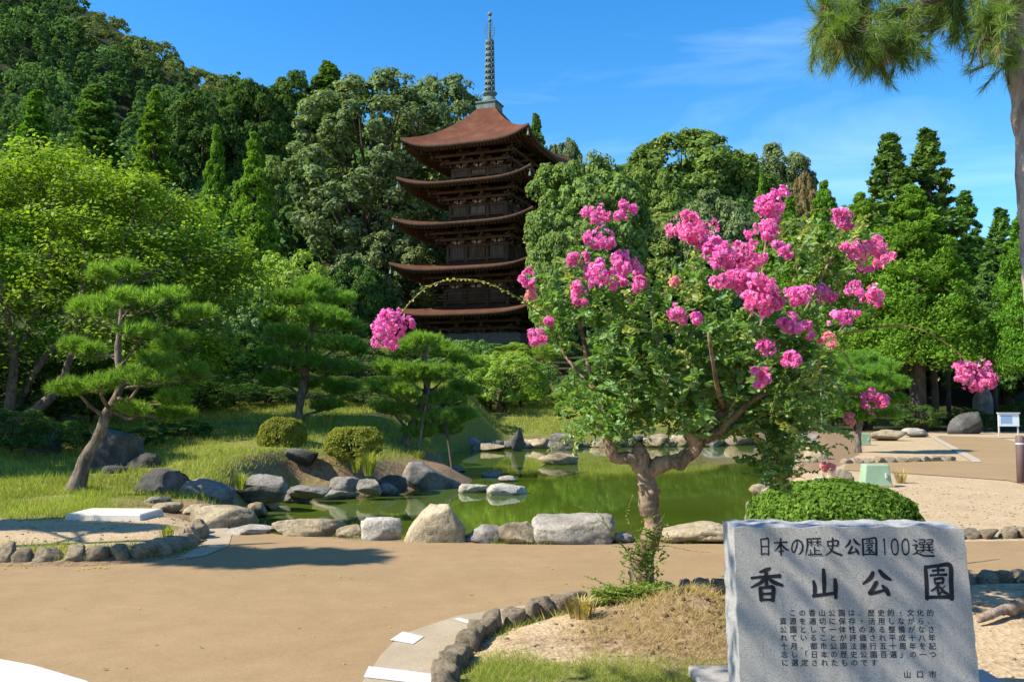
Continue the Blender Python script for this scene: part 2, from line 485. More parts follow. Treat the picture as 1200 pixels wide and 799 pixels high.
def sdf(P, x, y):
    """signed distance to a polygon, negative inside"""
    x = np.asarray(x, dtype=float); y = np.asarray(y, dtype=float)
    d = np.full(x.shape, 1e9); inside = np.zeros(x.shape, dtype=bool)
    n = len(P)
    for i in range(n):
        ax, ay = P[i]; bx, by = P[(i + 1) % n]
        ex, ey = bx - ax, by - ay
        t = np.clip(((x - ax) * ex + (y - ay) * ey) / (ex * ex + ey * ey + 1e-12), 0, 1)
        d = np.minimum(d, (x - ax - t * ex) ** 2 + (y - ay - t * ey) ** 2)
        c = ((ay > y) != (by > y)) & (x < (bx - ax) * (y - ay) / (by - ay + 1e-12) + ax)
        inside ^= c
    d = np.sqrt(d)
    return np.where(inside, -d, d)
def sst(a, b, x):
    t = np.clip((x - a) / (b - a), 0, 1)
    return t * t * (3 - 2 * t)
PAG = (-1.95, 77.0)
def H(x, y):
    x = np.asarray(x, dtype=float); y = np.asarray(y, dtype=float)
    left = np.clip((y - 11.5) * 0.088, 0, 2.1) * (1 - sst(-4.2 + (y - 12) * 0.16, -2.0 + (y - 12) * 0.16, x)) * sst(-3.0, -4.5, x - (y - 18) * 0.4)
    left = np.clip((y - 11.5) * 0.088, 0, 2.1) * sst(-1.6, -4.6, x - np.clip(y - 18, 0, 20) * 0.10)
    far = (0.9 * sst(34.5, 40, y) + 2.9 * sst(38, 66, y)) * (1 - sst(6, 15, x) * (1 - sst(48, 75, y)))
    L = np.maximum(left, far)
    hill = 160 * np.exp(-(((x + 230) / 190) ** 2 + ((y - 300) / 130) ** 2))
    hill += 17 * np.exp(-(((x + 28) / 45) ** 2 + ((y - 135) / 32) ** 2))
    hill += 20 * np.exp(-(((x - 34) / 42) ** 2 + ((y - 150) / 38) ** 2))
    hill += 12 * np.exp(-(((x - 110) / 60) ** 2 + ((y - 130) / 50) ** 2))
    L = L + hill * sst(45, 90, y)
    L = L + 0.09 * sst(0.1, -0.45, sdf(LEFT_BED, x, y)) + 0.07 * sst(-0.02, -0.3, sdf(RIGHT_BED, x, y))
    L = L + 0.2 * np.exp(-(((x - 1.2) / 0.36) ** 2 + ((y - 6.05) / 0.4) ** 2)) * sst(-0.1, -0.45, sdf(RIGHT_BED, x, y))
    d = sdf(POND, x, y)
    L = np.where(d < 0.75, WZ + 0.02 + (L - WZ - 0.02) * sst(-0.05, 0.75, d), L)
    L = np.where(d < 0, WZ - 0.08 - 0.8 * sst(0, -1.5, d), L)
    return L
def Hs(x, y): return float(H(np.array([x]), np.array([y]))[0])

def graded(lo, hi, a, b, fine, grow):
    v = list(np.arange(a, b + 1e-6, fine))
    s = fine
    while v[-1] < hi: s = min(s * grow, 40); v.append(v[-1] + s)
    s = fine
    while v[0] > lo: s = min(s * grow, 40); v.insert(0, v[0] - s)
    return np.array(v)
gx = graded(-900, 900, -9.0, 9.5, 0.16, 1.13)
gy = graded(-60, 1500, 2.0, 40.0, 0.16, 1.11)
XX, YY = np.meshgrid(gx, gy)
ZZ = H(XX, YY)
rg = np.random.default_rng(1)
nx, ny = len(gx), len(gy)
idx = np.arange(nx * ny).reshape(ny, nx)
gf = np.stack([idx[:-1, :-1], idx[:-1, 1:], idx[1:, 1:], idx[1:, :-1]], axis=-1).reshape(-1, 4)

def ground_mat():
    m, nt, out = mat_new('ground')
    at_ = nd(nt, 'ShaderNodeAttribute'); at_.attribute_name = 'zone'
    sep = nd(nt, 'ShaderNodeSeparateColor')
    nt.links.new(at_.outputs['Color'], sep.inputs[0])
    n1 = noise_tex(nt, 1.3, 6, 0.6); n2 = noise_tex(nt, 14, 5, 0.7); n3 = noise_tex(nt, 60, 3, 0.8)
    dirt = ramp(nt, [(0.3, (0.10, 0.062, 0.034)), (0.5, (0.2, 0.135, 0.078)), (0.7, (0.29, 0.21, 0.13))], n2.outputs['Fac']).outputs['Color']
    grass = ramp(nt, [(0.3, (0.09, 0.11, 0.02)), (0.5, (0.15, 0.16, 0.035)), (0.72, (0.25, 0.2, 0.075))], n2.outputs['Fac']).outputs['Color']
    vo = nd(nt, 'ShaderNodeTexVoronoi'); vo.inputs['Scale'].default_value = 38
    tc = nd(nt, 'ShaderNodeTexCoord'); nt.links.new(tc.outputs['Object'], vo.inputs['Vector'])
    gr0 = ramp(nt, [(0.0, (0.28, 0.2, 0.118)), (0.45, (0.39, 0.29, 0.18)), (1.0, (0.47, 0.37, 0.245))], vo.outputs['Color']).outputs['Color']
    gr1 = ramp(nt, [(0.3, (0.86, 0.84, 0.8)), (0.7, (1.05, 1.04, 1.02))], n1.outputs['Fac']).outputs['Color']
    gravel = mixc(nt, 1.0, gr0, gr1, 'MULTIPLY')
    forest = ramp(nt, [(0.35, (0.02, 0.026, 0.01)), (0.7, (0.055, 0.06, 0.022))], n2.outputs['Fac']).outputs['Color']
    def edge(sock):
        a = nd(nt, 'ShaderNodeMath'); a.operation = 'MULTIPLY_ADD'
        nt.links.new(n1.outputs['Fac'], a.inputs[0]); a.inputs[1].default_value = 0.9; a.inputs[2].default_value = -0.45
        b = nd(nt, 'ShaderNodeMath'); b.operation = 'ADD'
        nt.links.new(a.outputs[0], b.inputs[0]); nt.links.new(sock, b.inputs[1])
        c = nd(nt, 'ShaderNodeMath'); c.operation = 'MULTIPLY_ADD'
        nt.links.new(n2.outputs['Fac'], c.inputs[0]); c.inputs[1].default_value = 0.6; 
        d = nd(nt, 'ShaderNodeMath'); d.operation = 'ADD'; d.inputs[1].default_value = -0.3
        nt.links.new(b.outputs[0], d.inputs[0]); nt.links.new(d.outputs[0], c.inputs[2])
        return ramp(nt, [(0.4, (0, 0, 0)), (0.6, (1, 1, 1))], c.outputs[0]).outputs['Color']
    col = mixc(nt, edge(sep.outputs[1]), dirt, gravel)
    col = mixc(nt, edge(sep.outputs[0]), col, grass)
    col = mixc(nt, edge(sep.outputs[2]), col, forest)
    hmix = mixc(nt, 0.5, n2.outputs['Fac'], vo.outputs['Distance'])
    principled(nt, out, col, 0.95, bump(nt, hmix, 0.5, 0.03), 0.1)
    return m
zone = np.zeros((ny, nx, 4)); zone[..., 3] = 1
dG = sdf(GRAVEL_R, XX, YY); dLB = sdf(LEFT_BED, XX, YY); dP = sdf(POND, XX, YY); dRB = sdf(RIGHT_BED, XX, YY)
grass_w = sst(12.2, 13.2, YY) * sst(-2.4, -3.4, XX - np.clip(YY - 18, 0, 30) * 0.16)
grass_w = np.maximum(grass_w, 0.95 * sst(34, 37, YY) * sst(9, 6, XX))
grass_w = np.maximum(grass_w, 0.82 * sst(10.2, 11.6, YY) * sst(-5.0, -5.6, XX))
grass_w = np.where(dRB < 0, 0.74 * sst(5.45, 4.95, YY + 0.2 * XX) * sst(1.5, 0.9, XX), grass_w)
grass_w = np.where((dP > -1) & (dP < 3) & (XX < 0) & (YY < 25), grass_w * (0.45 + 0.55 * sst(0.4, 1.2, dP)), grass_w)
zone[..., 0] = grass_w
zone[..., 1] = np.maximum(sst(0.15, -0.15, dG), sst(0.1, -0.2, dLB) * sst(12.5, 11.0, YY) * 0.8)
zone[..., 1] = np.where(dRB < 0, 0.62 - 0.5 * np.exp(-(((XX - 1.15) / 0.7) ** 2 + ((YY - 5.8) / 0.6) ** 2)), zone[..., 1])
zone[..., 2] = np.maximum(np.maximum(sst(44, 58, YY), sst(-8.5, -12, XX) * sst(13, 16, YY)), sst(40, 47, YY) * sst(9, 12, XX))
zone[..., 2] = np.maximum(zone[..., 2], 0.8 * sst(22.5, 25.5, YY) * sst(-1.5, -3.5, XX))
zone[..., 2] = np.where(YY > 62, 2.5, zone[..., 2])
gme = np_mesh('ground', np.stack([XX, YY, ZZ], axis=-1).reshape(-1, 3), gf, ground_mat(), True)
ca = gme.color_attributes.new('zone', 'FLOAT_COLOR', 'POINT')
ca.data.foreach_set('color', zone.reshape(-1).astype(np.float32))
ground = tag(link('ground', gme), 'gravel, soil and grass ground of the park rising into hills', kind='structure')

# ------------------------------------------------------------------ paving
def sheet(name, pts, z, mat, label, kind='structure', parent=None):
    me = bpy.data.meshes.new(name)
    me.from_pydata([(p[0], p[1], z) for p in pts], [], [tuple(range(len(pts)))])
    me.materials.append(mat)
    o = link(name, me, parent)
    if me.polygons[0].normal.z < 0: me.flip_normals()
    return tag(o, label, kind=kind)
def path_mat():
    m, nt, out = mat_new('path')
    n1 = noise_tex(nt, 0.55, 5, 0.6); n2 = noise_tex(nt, 90, 3, 0.8); n3 = noise_tex(nt, 3.0, 6, 0.65)
    a = ramp(nt, [(0.3, (0.262, 0.178, 0.093)), (0.7, (0.295, 0.204, 0.109))], n1.outputs['Fac']).outputs['Color']
    b = ramp(nt, [(0.3, (0.80, 0.79, 0.77)), (0.7, (1.12, 1.12, 1.12))], n2.outputs['Fac']).outputs['Color']
    c = ramp(nt, [(0.3, (0.93, 0.92, 0.91)), (0.65, (1.03, 1.03, 1.03))], n3.outputs['Fac']).outputs['Color']
    n4 = noise_tex(nt, 1.1, 8, 0.7, dist=1.2)
    e = ramp(nt, [(0.44, (1, 1, 1)), (0.5, (0.95, 0.945, 0.94)), (0.53, (1, 1, 1)), (0.68, (1.04, 1.04, 1.045))], n4.outputs['Fac']).outputs['Color']
    a = mixc(nt, 1.0, a, e, 'MULTIPLY')
    vo = nd(nt, 'ShaderNodeTexVoronoi'); vo.inputs['Scale'].default_value = 45
    tcv = nd(nt, 'ShaderNodeTexCoord'); nt.links.new(tcv.outputs['Object'], vo.inputs['Vector'])
    sp = ramp(nt, [(0.07, (0.62, 0.58, 0.54)), (0.12, (1, 1, 1))], vo.outputs['Distance']).outputs['Color']
    a = mixc(nt, 0.6, a, mixc(nt, 1.0, a, sp, 'MULTIPLY'))
    col = mixc(nt, 1.0, mixc(nt, 1.0, a, b, 'MULTIPLY'), c, 'MULTIPLY')
    principled(nt, out, col, 0.93, bump(nt, n2.outputs['Fac'], 0.35, 0.006), 0.15)
    return m
def concrete_mat(name, c1, c2):
    m, nt, out = mat_new(name)
    n1 = noise_tex(nt, 3.0, 6, 0.65); n2 = noise_tex(nt, 120, 3, 0.8)
    a = ramp(nt, [(0.3, c1), (0.7, c2)], n1.outputs['Fac']).outputs['Color']
    b = ramp(nt, [(0.35, (0.72,) * 3), (0.65, (1.12,) * 3)], n2.outputs['Fac']).outputs['Color']
    principled(nt, out, mixc(nt, 1.0, a, b, 'MULTIPLY'), 0.9, bump(nt, n2.outputs['Fac'], 0.4, 0.005), 0.15)
    return m
M['path'] = path_mat()
M['concrete'] = concrete_mat('concrete', (0.31, 0.245, 0.165), (0.39, 0.32, 0.225))
M['white_paint'] = concrete_mat('white_paint', (0.45, 0.43, 0.4), (0.56, 0.55, 0.52))
M['kerb_pale'] = concrete_mat('kerb_pale', (0.33, 0.28, 0.21), (0.42, 0.37, 0.29))
path_pts = [(-16, -4), (-16, 7.9)] + [tuple(p) for p in poly([(0, 664), (100, 664), (172, 660), (207, 652), (231, 640), (243, 630), (250, 622), (288, 621), (330, 627), (430, 634), (600, 638), (720, 639),
            (770, 638), (860, 637), (1000, 636), (1130, 634.5), (1200, 634)])] + [(9, 9.6), (9, 7.75)] + \
            [tuple(p) for p in poly([(1200, 681), (1000, 687), (850, 694), (790, 701), (725, 704), (670, 712), (615, 725), (570, 740), (540, 765), (508, 812)])] + [(-0.5, 1.0), (-0.5, -4)]
sheet('path', path_pts, 0.005, M['path'], 'wide tan paved path across the foreground')
sheet('path', [tuple(p) for p in poly([(988, 551), (992, 543), (1060, 541.5), (1146, 540), (1090, 511.5), (1165, 511.5), (1200, 520), (1300, 545), (1300, 590), (1179, 563), (1047, 554)])], 0.012, M['path'],
      'tan path bending away behind the gravel on the right')
# concrete edging strip round the near bed with its white bars
so = [(425, 800), (447, 768), (470, 745), (535, 723), (610, 711), (690, 701), (745, 697.5)]
si = [(520, 800), (542, 768), (570, 742), (615, 727), (670, 714), (725, 706), (760, 703)]
strip = sheet('concrete_strip', [(-0.72, 2.6)] + [tuple(p) for p in poly(so)] + [tuple(p) for p in poly(si)[::-1]] + [(-0.25, 2.6)], 0.011, M['concrete'], 'pale concrete edging strip beside the kerb of the near bed')
for k, q in enumerate([[(426, 796), (432, 783), (516, 793), (512, 806)], [(457, 752), (472, 742), (497, 748), (484, 757)], [(531, 727.5), (538, 725.5), (557, 731), (550, 733.5)], [(594, 716), (599, 714.5), (614, 719), (609, 720.5)],
                      [(648, 708), (652, 707), (668, 710.5), (664, 712)]]):
    sheet('white_marking', [tuple(p) for p in poly(q)], 0.015, M['white_paint'], None, None, strip)
sheet('white_marking', [tuple(p) for p in poly([(-30, 768), (40, 781), (104, 800), (60, 812), (-40, 800)])], 0.010, M['white_paint'], 'white painted paving patch in the lower left corner of the path')
# concrete apron between the left bed and the pond boulders
apron = sheet('concrete_apron', [tuple(p) for p in poly([(236, 640), (246, 628), (236, 613), (262, 613), (272, 626), (268, 640), (240, 652), (205, 657)])], 0.011, M['concrete'], 'worn concrete apron at the corner of the left bed')
sheet('kerb_line', [tuple(p) for p in poly([(1088, 511), (1094, 511), (1148, 539), (1150, 542), (1140, 542)])], 0.02, M['kerb_pale'], 'pale concrete edge line of the far path')
sheet('kerb_line', [tuple(p) for p in poly([(1100, 510.2), (1200, 512.5), (1200, 514), (1100, 511.2)])], 0.02, M['kerb_pale'], 'pale concrete line across the top of the far path')

# ------------------------------------------------------------------ pond
def water_mat():
    m, nt, out = mat_new('pond_water')
    tc = nd(nt, 'ShaderNodeTexCoord')
    mp = nd(nt, 'ShaderNodeMapping'); mp.inputs['Scale'].default_value = (1.0, 0.45, 1)
    nt.links.new(tc.outputs['Object'], mp.inputs['Vector'])
    n1 = noise_tex(nt, 3.2, 3, 0.5, vec=mp.outputs[0]); n2 = noise_tex(nt, 0.25, 3, 0.5)
    col = ramp(nt, [(0.3, (0.042, 0.07, 0.006)), (0.7, (0.078, 0.112, 0.011))], n2.outputs['Fac']).outputs['Color']
    p = principled(nt, out, col, 0.04, bump(nt, n1.outputs['Fac'], 0.035, 0.02), 0.5)
    p.inputs['IOR'].default_value = 1.33
    return m
c0 = POND.mean(axis=0)
pp = POND + unit(POND - c0) * 0.35
me = bpy.data.meshes.new('pond')
me.from_pydata([(p[0], p[1], WZ) for p in pp], [], [tuple(range(len(pp)))])
me.materials.append(water_mat())
if me.polygons[0].normal.z < 0: me.flip_normals()
tag(link('pond', me), 'still green pond water between the boulders', kind='structure')

# ------------------------------------------------------------------ stones
import bmesh
def ico(sub):
    bm = bmesh.new(); bmesh.ops.create_icosphere(bm, subdivisions=sub, radius=1.0)
    v = np.array([tuple(p.co) for p in bm.verts]); f = np.array([[q.index for q in p.verts] for p in bm.faces], dtype=np.int32)
    bm.free(); return v, f
ICO = {k: ico(k) for k in (2, 3, 4)}
def rock_mesh(name, w, d, h, seed, mat, block=0.35, sub=4, cuts=7, rough=0.10, peak=None):
    r = np.random.default_rng(seed)
    v, f = ICO[sub]
    p = v.copy()
    mx = np.max(np.abs(p), axis=1, keepdims=True)
    p = p * (1 - block) + (p / mx) * block * 0.82
    for k in range(cuts):
        n = unit(r.normal(size=3)); dd = r.uniform(0.52, 0.85)
        t = p @ n - dd
        p = p - np.where(t > 0, t, 0)[:, None] * n * 0.92
    off = Vector(r.uniform(-50, 50, 3))
    nz = np.array([mnoise.fractal(Vector(q) * 1.3 + off, 0.9, 2.1, 5) for q in p])
    p = p * (1 + rough * nz)[:, None]
    nz2 = np.array([abs(mnoise.noise(Vector(q) * 2.6 + off)) + 0.5 * abs(mnoise.noise(Vector(q) * 5.7 - off)) for q in p])
    p = p * (1 - 0.10 * np.clip(0.30 - nz2, 0, 1) / 0.30)[:, None]
    if peak is not None:      # pull towards a ridge: wedge shaped boulders
        t = np.clip((p[:, 2] + 0.6) / 1.5, 0, 1)
        p[:, 0] = p[:, 0] * (1 - 0.72 * t) + peak * t
        p[:, 2] *= 1.25
    lo, hi = p.min(axis=0), p.max(axis=0)
    p[:, 0] = ((p[:, 0] - lo[0]) / (hi[0] - lo[0]) - 0.5) * w
    p[:, 1] = ((p[:, 1] - lo[1]) / (hi[1] - lo[1]) - 0.5) * d
    p[:, 2] = ((p[:, 2] - lo[2]) / (hi[2] - lo[2])) * h * 1.3 - h * 0.3
    return np_mesh(name, p, f, mat, True)
rock_seed = [100]
def boulder(x0, x1, yt, yb, mat, label, zb=0.0, dr=0.75, block=0.35, peak=None, cuts=11, cat='boulder', rough=0.1, group=None, sub=4):
    rock_seed[0] += 1
    b = g((x0 + x1) / 2, yb, zb)
    w = (x1 - x0) / FPX * b.y
    d = max(w * dr, 0.12)
    yc = b.y + d * 0.42
    top = at((x0 + x1) / 2, yt, yc).z
    h = max(top - zb, 0.06)
    xc = at((x0 + x1) / 2, yb, yc).x
    me = rock_mesh('boulder', w * 1.04 * yc / b.y, d, h, rock_seed[0], M[mat], block, sub, cuts, rough, peak)
    o = link('boulder', me, loc=(xc, yc, zb))
    o.rotation_euler = (0, 0, 0)
    return tag(o, label, cat, group)
B = boulder
# row between path and pond
B(322, 401, 606, 628, 'stone_tan', 'long low brown boulder, leftmost in the row along the path')
B(394, 428, 614, 630, 'stone_tan', 'low flat brown stone left of the white squarish boulder')
B(424, 471, 606, 633, 'stone_pale', 'white squarish boulder left of the pointed boulder', block=0.75, cuts=4)
B(474, 545, 589, 636, 'stone_tan', 'pointed triangular pale boulder by the path', peak=0.22, block=0.5, cuts=5, dr=0.6)
B(544, 594, 613, 636, 'stone_grey', 'grey rounded boulder right of the pointed boulder')
B(585, 627, 610, 638, 'stone_tan', 'small yellowish round boulder beside the large white one')
B(625, 718, 601, 638, 'stone_pale', 'largest white blocky boulder in the row along the path', block=0.7, cuts=5, dr=0.6)
B(712, 745, 622, 636, 'stone_grey', 'low grey stone behind the crape myrtle trunk')
B(770, 862, 611, 637, 'stone_tan', 'long flat yellowish boulder left of the inscribed stone', block=0.6, cuts=8)
# rocks at the left cove
B(96, 166, 500, 562, 'stone_dark', 'big black rock face added to darken the shade behind the leaning pine trunk', 0.15, block=0.6)  # dark rock added to deepen the shade on the bank
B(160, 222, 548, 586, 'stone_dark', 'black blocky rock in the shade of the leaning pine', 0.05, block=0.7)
B(214, 275, 560, 591, 'stone_grey', 'grey domed boulder right of the black rock', 0.0)
B(278, 339, 555, 583, 'stone_grey', 'rounded grey boulder above the left cove of the pond', -0.1)
B(335, 387, 568, 582, 'stone_grey', 'low grey stone between two rounded boulders of the cove', -0.2)
B(384, 422, 558, 575, 'stone_grey', 'egg shaped grey boulder on the cove shore', -0.2, block=0.1)
B(366, 419, 573, 585, 'stone_pale', 'flat pale stone at the waterline of the cove', -0.34)
B(418, 447, 560, 577, 'stone_grey', 'small grey boulder right of the egg shaped one', -0.2)
B(286, 318, 582, 592, 'stone_grey', 'flat wet stone at the left end of the cove', -0.3)
B(328, 366, 578, 588, 'stone_grey', 'thin flat stone at the cove waterline below the low grey stone', -0.33)
B(180, 213, 589, 601, 'stone_tan', 'small tan rounded stone beside the white slab', 0.06)
B(212, 258, 589, 604, 'stone_tan', 'low tan stone behind the large brown grey boulder', 0.02)
B(226, 301, 591, 620, 'stone_tan', 'large brown grey boulder at the corner of the left bed', 0.0, block=0.25)
B(264, 322, 615, 627, 'stone_pale', 'flat pale slab stone at the path edge by the cove', 0.0, block=0.6)
B(168, 198, 581, 594, 'stone_grey', 'small grey stone under the black rock', 0.05)
B(252, 290, 601, 616, 'stone_grey', 'grey flat stone between the cove and the flat pale slab', -0.15)
# promontory
B(464, 542, 541, 573, 'stone_grey', 'big dark grey sloping rock at the tip of the promontory', -0.33, peak=-0.25, block=0.5, dr=0.6)
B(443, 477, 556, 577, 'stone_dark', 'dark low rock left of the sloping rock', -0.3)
B(538, 573, 566, 578, 'stone_pale', 'pale flat stone in the water right of the sloping rock', -0.36)
B(571, 617, 566, 581, 'stone_pale', 'wide pale flat stone farthest out from the promontory', -0.36)
B(584, 605, 557, 565, 'stone_pale', 'small white stone standing in the pond', -0.36)
B(564, 590, 551, 559, 'stone_grey', 'small dark stone in the pond beside the small white stone', -0.36)
B(520, 546, 545, 553, 'stone_grey', 'low grey stone in the water behind the sloping rock', -0.36)
B(631, 677, 530, 545, 'stone_tan', 'brown rounded rock alone in the middle of the pond', -0.36, block=0.2)
# far shore
B(642, 676, 507, 524, 'stone_grey', 'large grey block on the far shore', -0.25, block=0.7, cuts=4)
B(599, 615, 500, 524, 'stone_dark', 'dark upright stone on the far shore', -0.2, peak=0.1)
B(553, 592, 519, 528, 'stone_tan', 'flat tan stone on the far shore left of the upright stone', -0.33)
B(754, 785, 508, 523, 'stone_tan', 'square brown rock on the far shore behind the crape myrtle', -0.3, block=0.7)
B(722, 756, 510, 522, 'stone_dark', 'dark low wall of rock on the far shore left of the square brown rock', -0.3, block=0.7)
B(824, 848, 511, 522, 'stone_grey', 'rounded grey rock on the far shore right of the square brown rock', -0.3)
B(918, 962, 508, 521, 'stone_grey', 'pale grey rock at the right end of the far shore', -0.25)
B(942, 970, 523, 552, 'stone_tan', 'tall tan block where the pond meets the right bank', -0.3, block=0.8, cuts=4)
B(935, 958, 536, 556, 'stone_tan', 'tan block at the right bank below the tall tan block', -0.3, block=0.8, cuts=4)
B(966, 1000, 548, 566, 'stone_tan', 'low tan stone at the left of the green box', 0.0)
B(950, 985, 558, 575, 'stone_pale', 'pale stone on the right bank behind the round azalea', 0.0)
B(898, 925, 548, 563, 'stone_tan', 'tan flat stone on the right shore below the hanging branch', -0.33)
B(890, 918, 570, 590, 'stone_pale', 'pale stone on the right shore left of the round azalea', -0.3)
B(872, 893, 592, 614, 'stone_pale', 'pale upright stone above the corner of the inscribed stone', -0.1, block=0.6)
B(1058, 1088, 501, 511, 'stone_pale', 'flat white stone beyond the little round pine', 0.05)
B(1015, 1060, 503, 515, 'stone_tan', 'brown earthy mound stone left of the flat white stone', 0.05)
B(1108, 1150, 482, 506, 'stone_dark', 'tall leaning grey slab of rock under the dark trees', 0.1, peak=0.45, block=0.7, dr=0.4)  # dark stone colour stands in for shade over this grey slab
B(1142, 1166, 455, 500, 'stone_grey', 'bluish grey boulder behind the leaning slab under the dark trees', 0.15, block=0.5)
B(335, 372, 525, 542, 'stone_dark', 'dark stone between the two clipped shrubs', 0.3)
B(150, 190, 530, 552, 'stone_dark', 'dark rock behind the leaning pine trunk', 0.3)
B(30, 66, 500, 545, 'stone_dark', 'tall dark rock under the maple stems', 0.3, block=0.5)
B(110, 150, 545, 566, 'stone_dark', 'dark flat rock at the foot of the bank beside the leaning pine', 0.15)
# little stones nobody can tell apart
rr = random.Random(5)
sm = [rock_mesh('shore_stone', 0.8, 0.6, 0.35, 900 + k, M['stone_grey' if k % 2 else 'stone_tan'], 0.3, 3) for k in range(6)]
for px in list(np.linspace(516, 930, 40)):
    py = 527 - (px - 516) * 0.0165 + rr.uniform(-0.6, 0.6)
    b = g(px + rr.uniform(-4, 4), py, WZ)
    s = rr.uniform(0.6, 1.35)
    o = link('shore_stone', rr.choice(sm), None, (b.x, b.y + 0.25, WZ + 0.02), (0, 0, rr.uniform(-0.5, 0.5)), (s * 1.25, s, s * rr.uniform(0.7, 1.2)))
    tag(o, 'small stone edging the far shore of the pond', 'stone', 'small stones along the far shore')
for k, (px, py) in enumerate([(300, 606), (312, 597), (440, 579), (455, 580), (892, 604), (900, 585), (912, 567), (934, 548), (948, 530), (508, 543), (500, 536)]):
    b = g(px, py, WZ); s = rr.uniform(0.45, 0.8)
    o = link('shore_stone', rr.choice(sm), None, (b.x, b.y + 0.1, WZ + 0.04), (0, 0, rr.uniform(0, 6)), (s, s, s))
    tag(o, 'small stone at the near waterline of the pond', 'stone', 'small stones along the side shores')

# kerbs of split stones
KS = [rock_mesh('stone', 1, 1, 1, 700 + k, M['stone_kerb'], 0.72, 3, 5, 0.14) for k in range(9)]
def kerb(pxs, size, hgt, label, z=0.0, seed=1):
    P = [g(a, b, z) for a, b in pxs]
    root = empty('stone_kerb', P[0], 0, label, 'kerb')
    r = random.Random(seed)
    seg = []
    for a, b in zip(P[:-1], P[1:]):
        n = max(2, int((b - a).length / 0.02))
        seg += [a.lerp(b, i / n) for i in range(n)]
    acc = 0.0; nxt = 0.0; last = seg[0]
    for i in range(1, len(seg)):
        acc += (seg[i] - seg[i - 1]).length
        if acc >= nxt:
            w = size * r.uniform(0.78, 1.3)
            j = min(i + 3, len(seg) - 1)
            dv = seg[j] - seg[max(0, i - 3)]
            p = seg[i]
            o = link('stone', r.choice(KS), root, (p.x - P[0].x + r.uniform(-.015, .015), p.y - P[0].y + r.uniform(-.02, .02), 0),
                     (r.uniform(-.12, .12), r.uniform(-.12, .12), math.atan2(dv.y, dv.x) + r.uniform(-.2, .2) + (math.pi if r.random() < .5 else 0)),
                     (w, size * r.uniform(0.75, 1.05), hgt * r.uniform(0.85, 1.2)))
            nxt = acc + w * 0.93
    return root
kerb([(-40, 659), (0, 659), (60, 659), (120, 658), (165, 655), (195, 649), (215, 641), (230, 632), (236, 624)], 0.21, 0.155, 'row of rough brown kerb stones edging the left bed', 0, 3)
kerb([(520, 815), (532, 785), (548, 762), (572, 741), (615, 729), (672, 714), (728, 705), (775, 703), (850, 695), (950, 690), (1080, 686), (1210, 682)], 0.165, 0.125, 'curving kerb of rough stones round the near bed', 0, 4)
kerb([(1090, 631), (1130, 630.5), (1210, 629)], 0.2, 0.11, 'low row of stones along the gravel behind the inscribed stone', 0, 6)
kerb([(990, 543), (1030, 542), (1075, 541), (1120, 539.5)], 0.32, 0.13, 'low stone edging below the little round pine', 0, 8)
# ------------------------------------------------------------------ five storey pagoda
def wood_mat(name, c1, c2, scale=3.0):
    m, nt, out = mat_new(name)
    tc = nd(nt, 'ShaderNodeTexCoord'); mp = nd(nt, 'ShaderNodeMapping'); mp.inputs['Scale'].default_value = (1, 1, 0.3)
    nt.links.new(tc.outputs['Object'], mp.inputs['Vector'])
    n1 = noise_tex(nt, scale, 6, 0.65, vec=mp.outputs[0])
    col = ramp(nt, [(0.3, c1), (0.7, c2)], n1.outputs['Fac']).outputs['Color']
    principled(nt, out, col, 0.85, bump(nt, n1.outputs['Fac'], 0.3, 0.02), 0.2)
    return m
def thatch_mat():
    m, nt, out = mat_new('cypress_bark_roof')
    n1 = noise_tex(nt, 0.8, 6, 0.65); n2 = noise_tex(nt, 9, 4, 0.7)
    a = ramp(nt, [(0.3, (0.075, 0.027, 0.016)), (0.55, (0.11, 0.042, 0.023)), (0.75, (0.13, 0.07, 0.038))], n1.outputs['Fac']).outputs['Color']
    b = ramp(nt, [(0.3, (0.7,) * 3), (0.7, (1.15,) * 3)], n2.outputs['Fac']).outputs['Color']
    principled(nt, out, mixc(nt, 1.0, a, b, 'MULTIPLY'), 0.9, bump(nt, n2.outputs['Fac'], 0.5, 0.05), 0.15)
    return m
M['thatch'] = thatch_mat()
M['thatch_edge'] = wood_mat('thatch_edge', (0.05, 0.028, 0.018), (0.11, 0.06, 0.036), 6)
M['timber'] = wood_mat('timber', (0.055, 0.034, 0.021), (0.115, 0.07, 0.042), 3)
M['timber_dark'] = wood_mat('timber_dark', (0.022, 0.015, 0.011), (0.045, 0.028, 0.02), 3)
M['plaster'] = concrete_mat('plaster', (0.52, 0.46, 0.38), (0.62, 0.56, 0.48))
M['lattice'] = wood_mat('lattice', (0.09, 0.072, 0.06), (0.15, 0.125, 0.105), 3)
M['verdigris'] = wood_mat('verdigris', (0.09, 0.12, 0.108), (0.165, 0.215, 0.19), 2)
M['iron'] = wood_mat('iron', (0.03, 0.035, 0.035), (0.07, 0.075, 0.07), 2)
M['base_stone'] = concrete_mat('base_stone', (0.09, 0.082, 0.07), (0.15, 0.135, 0.115))

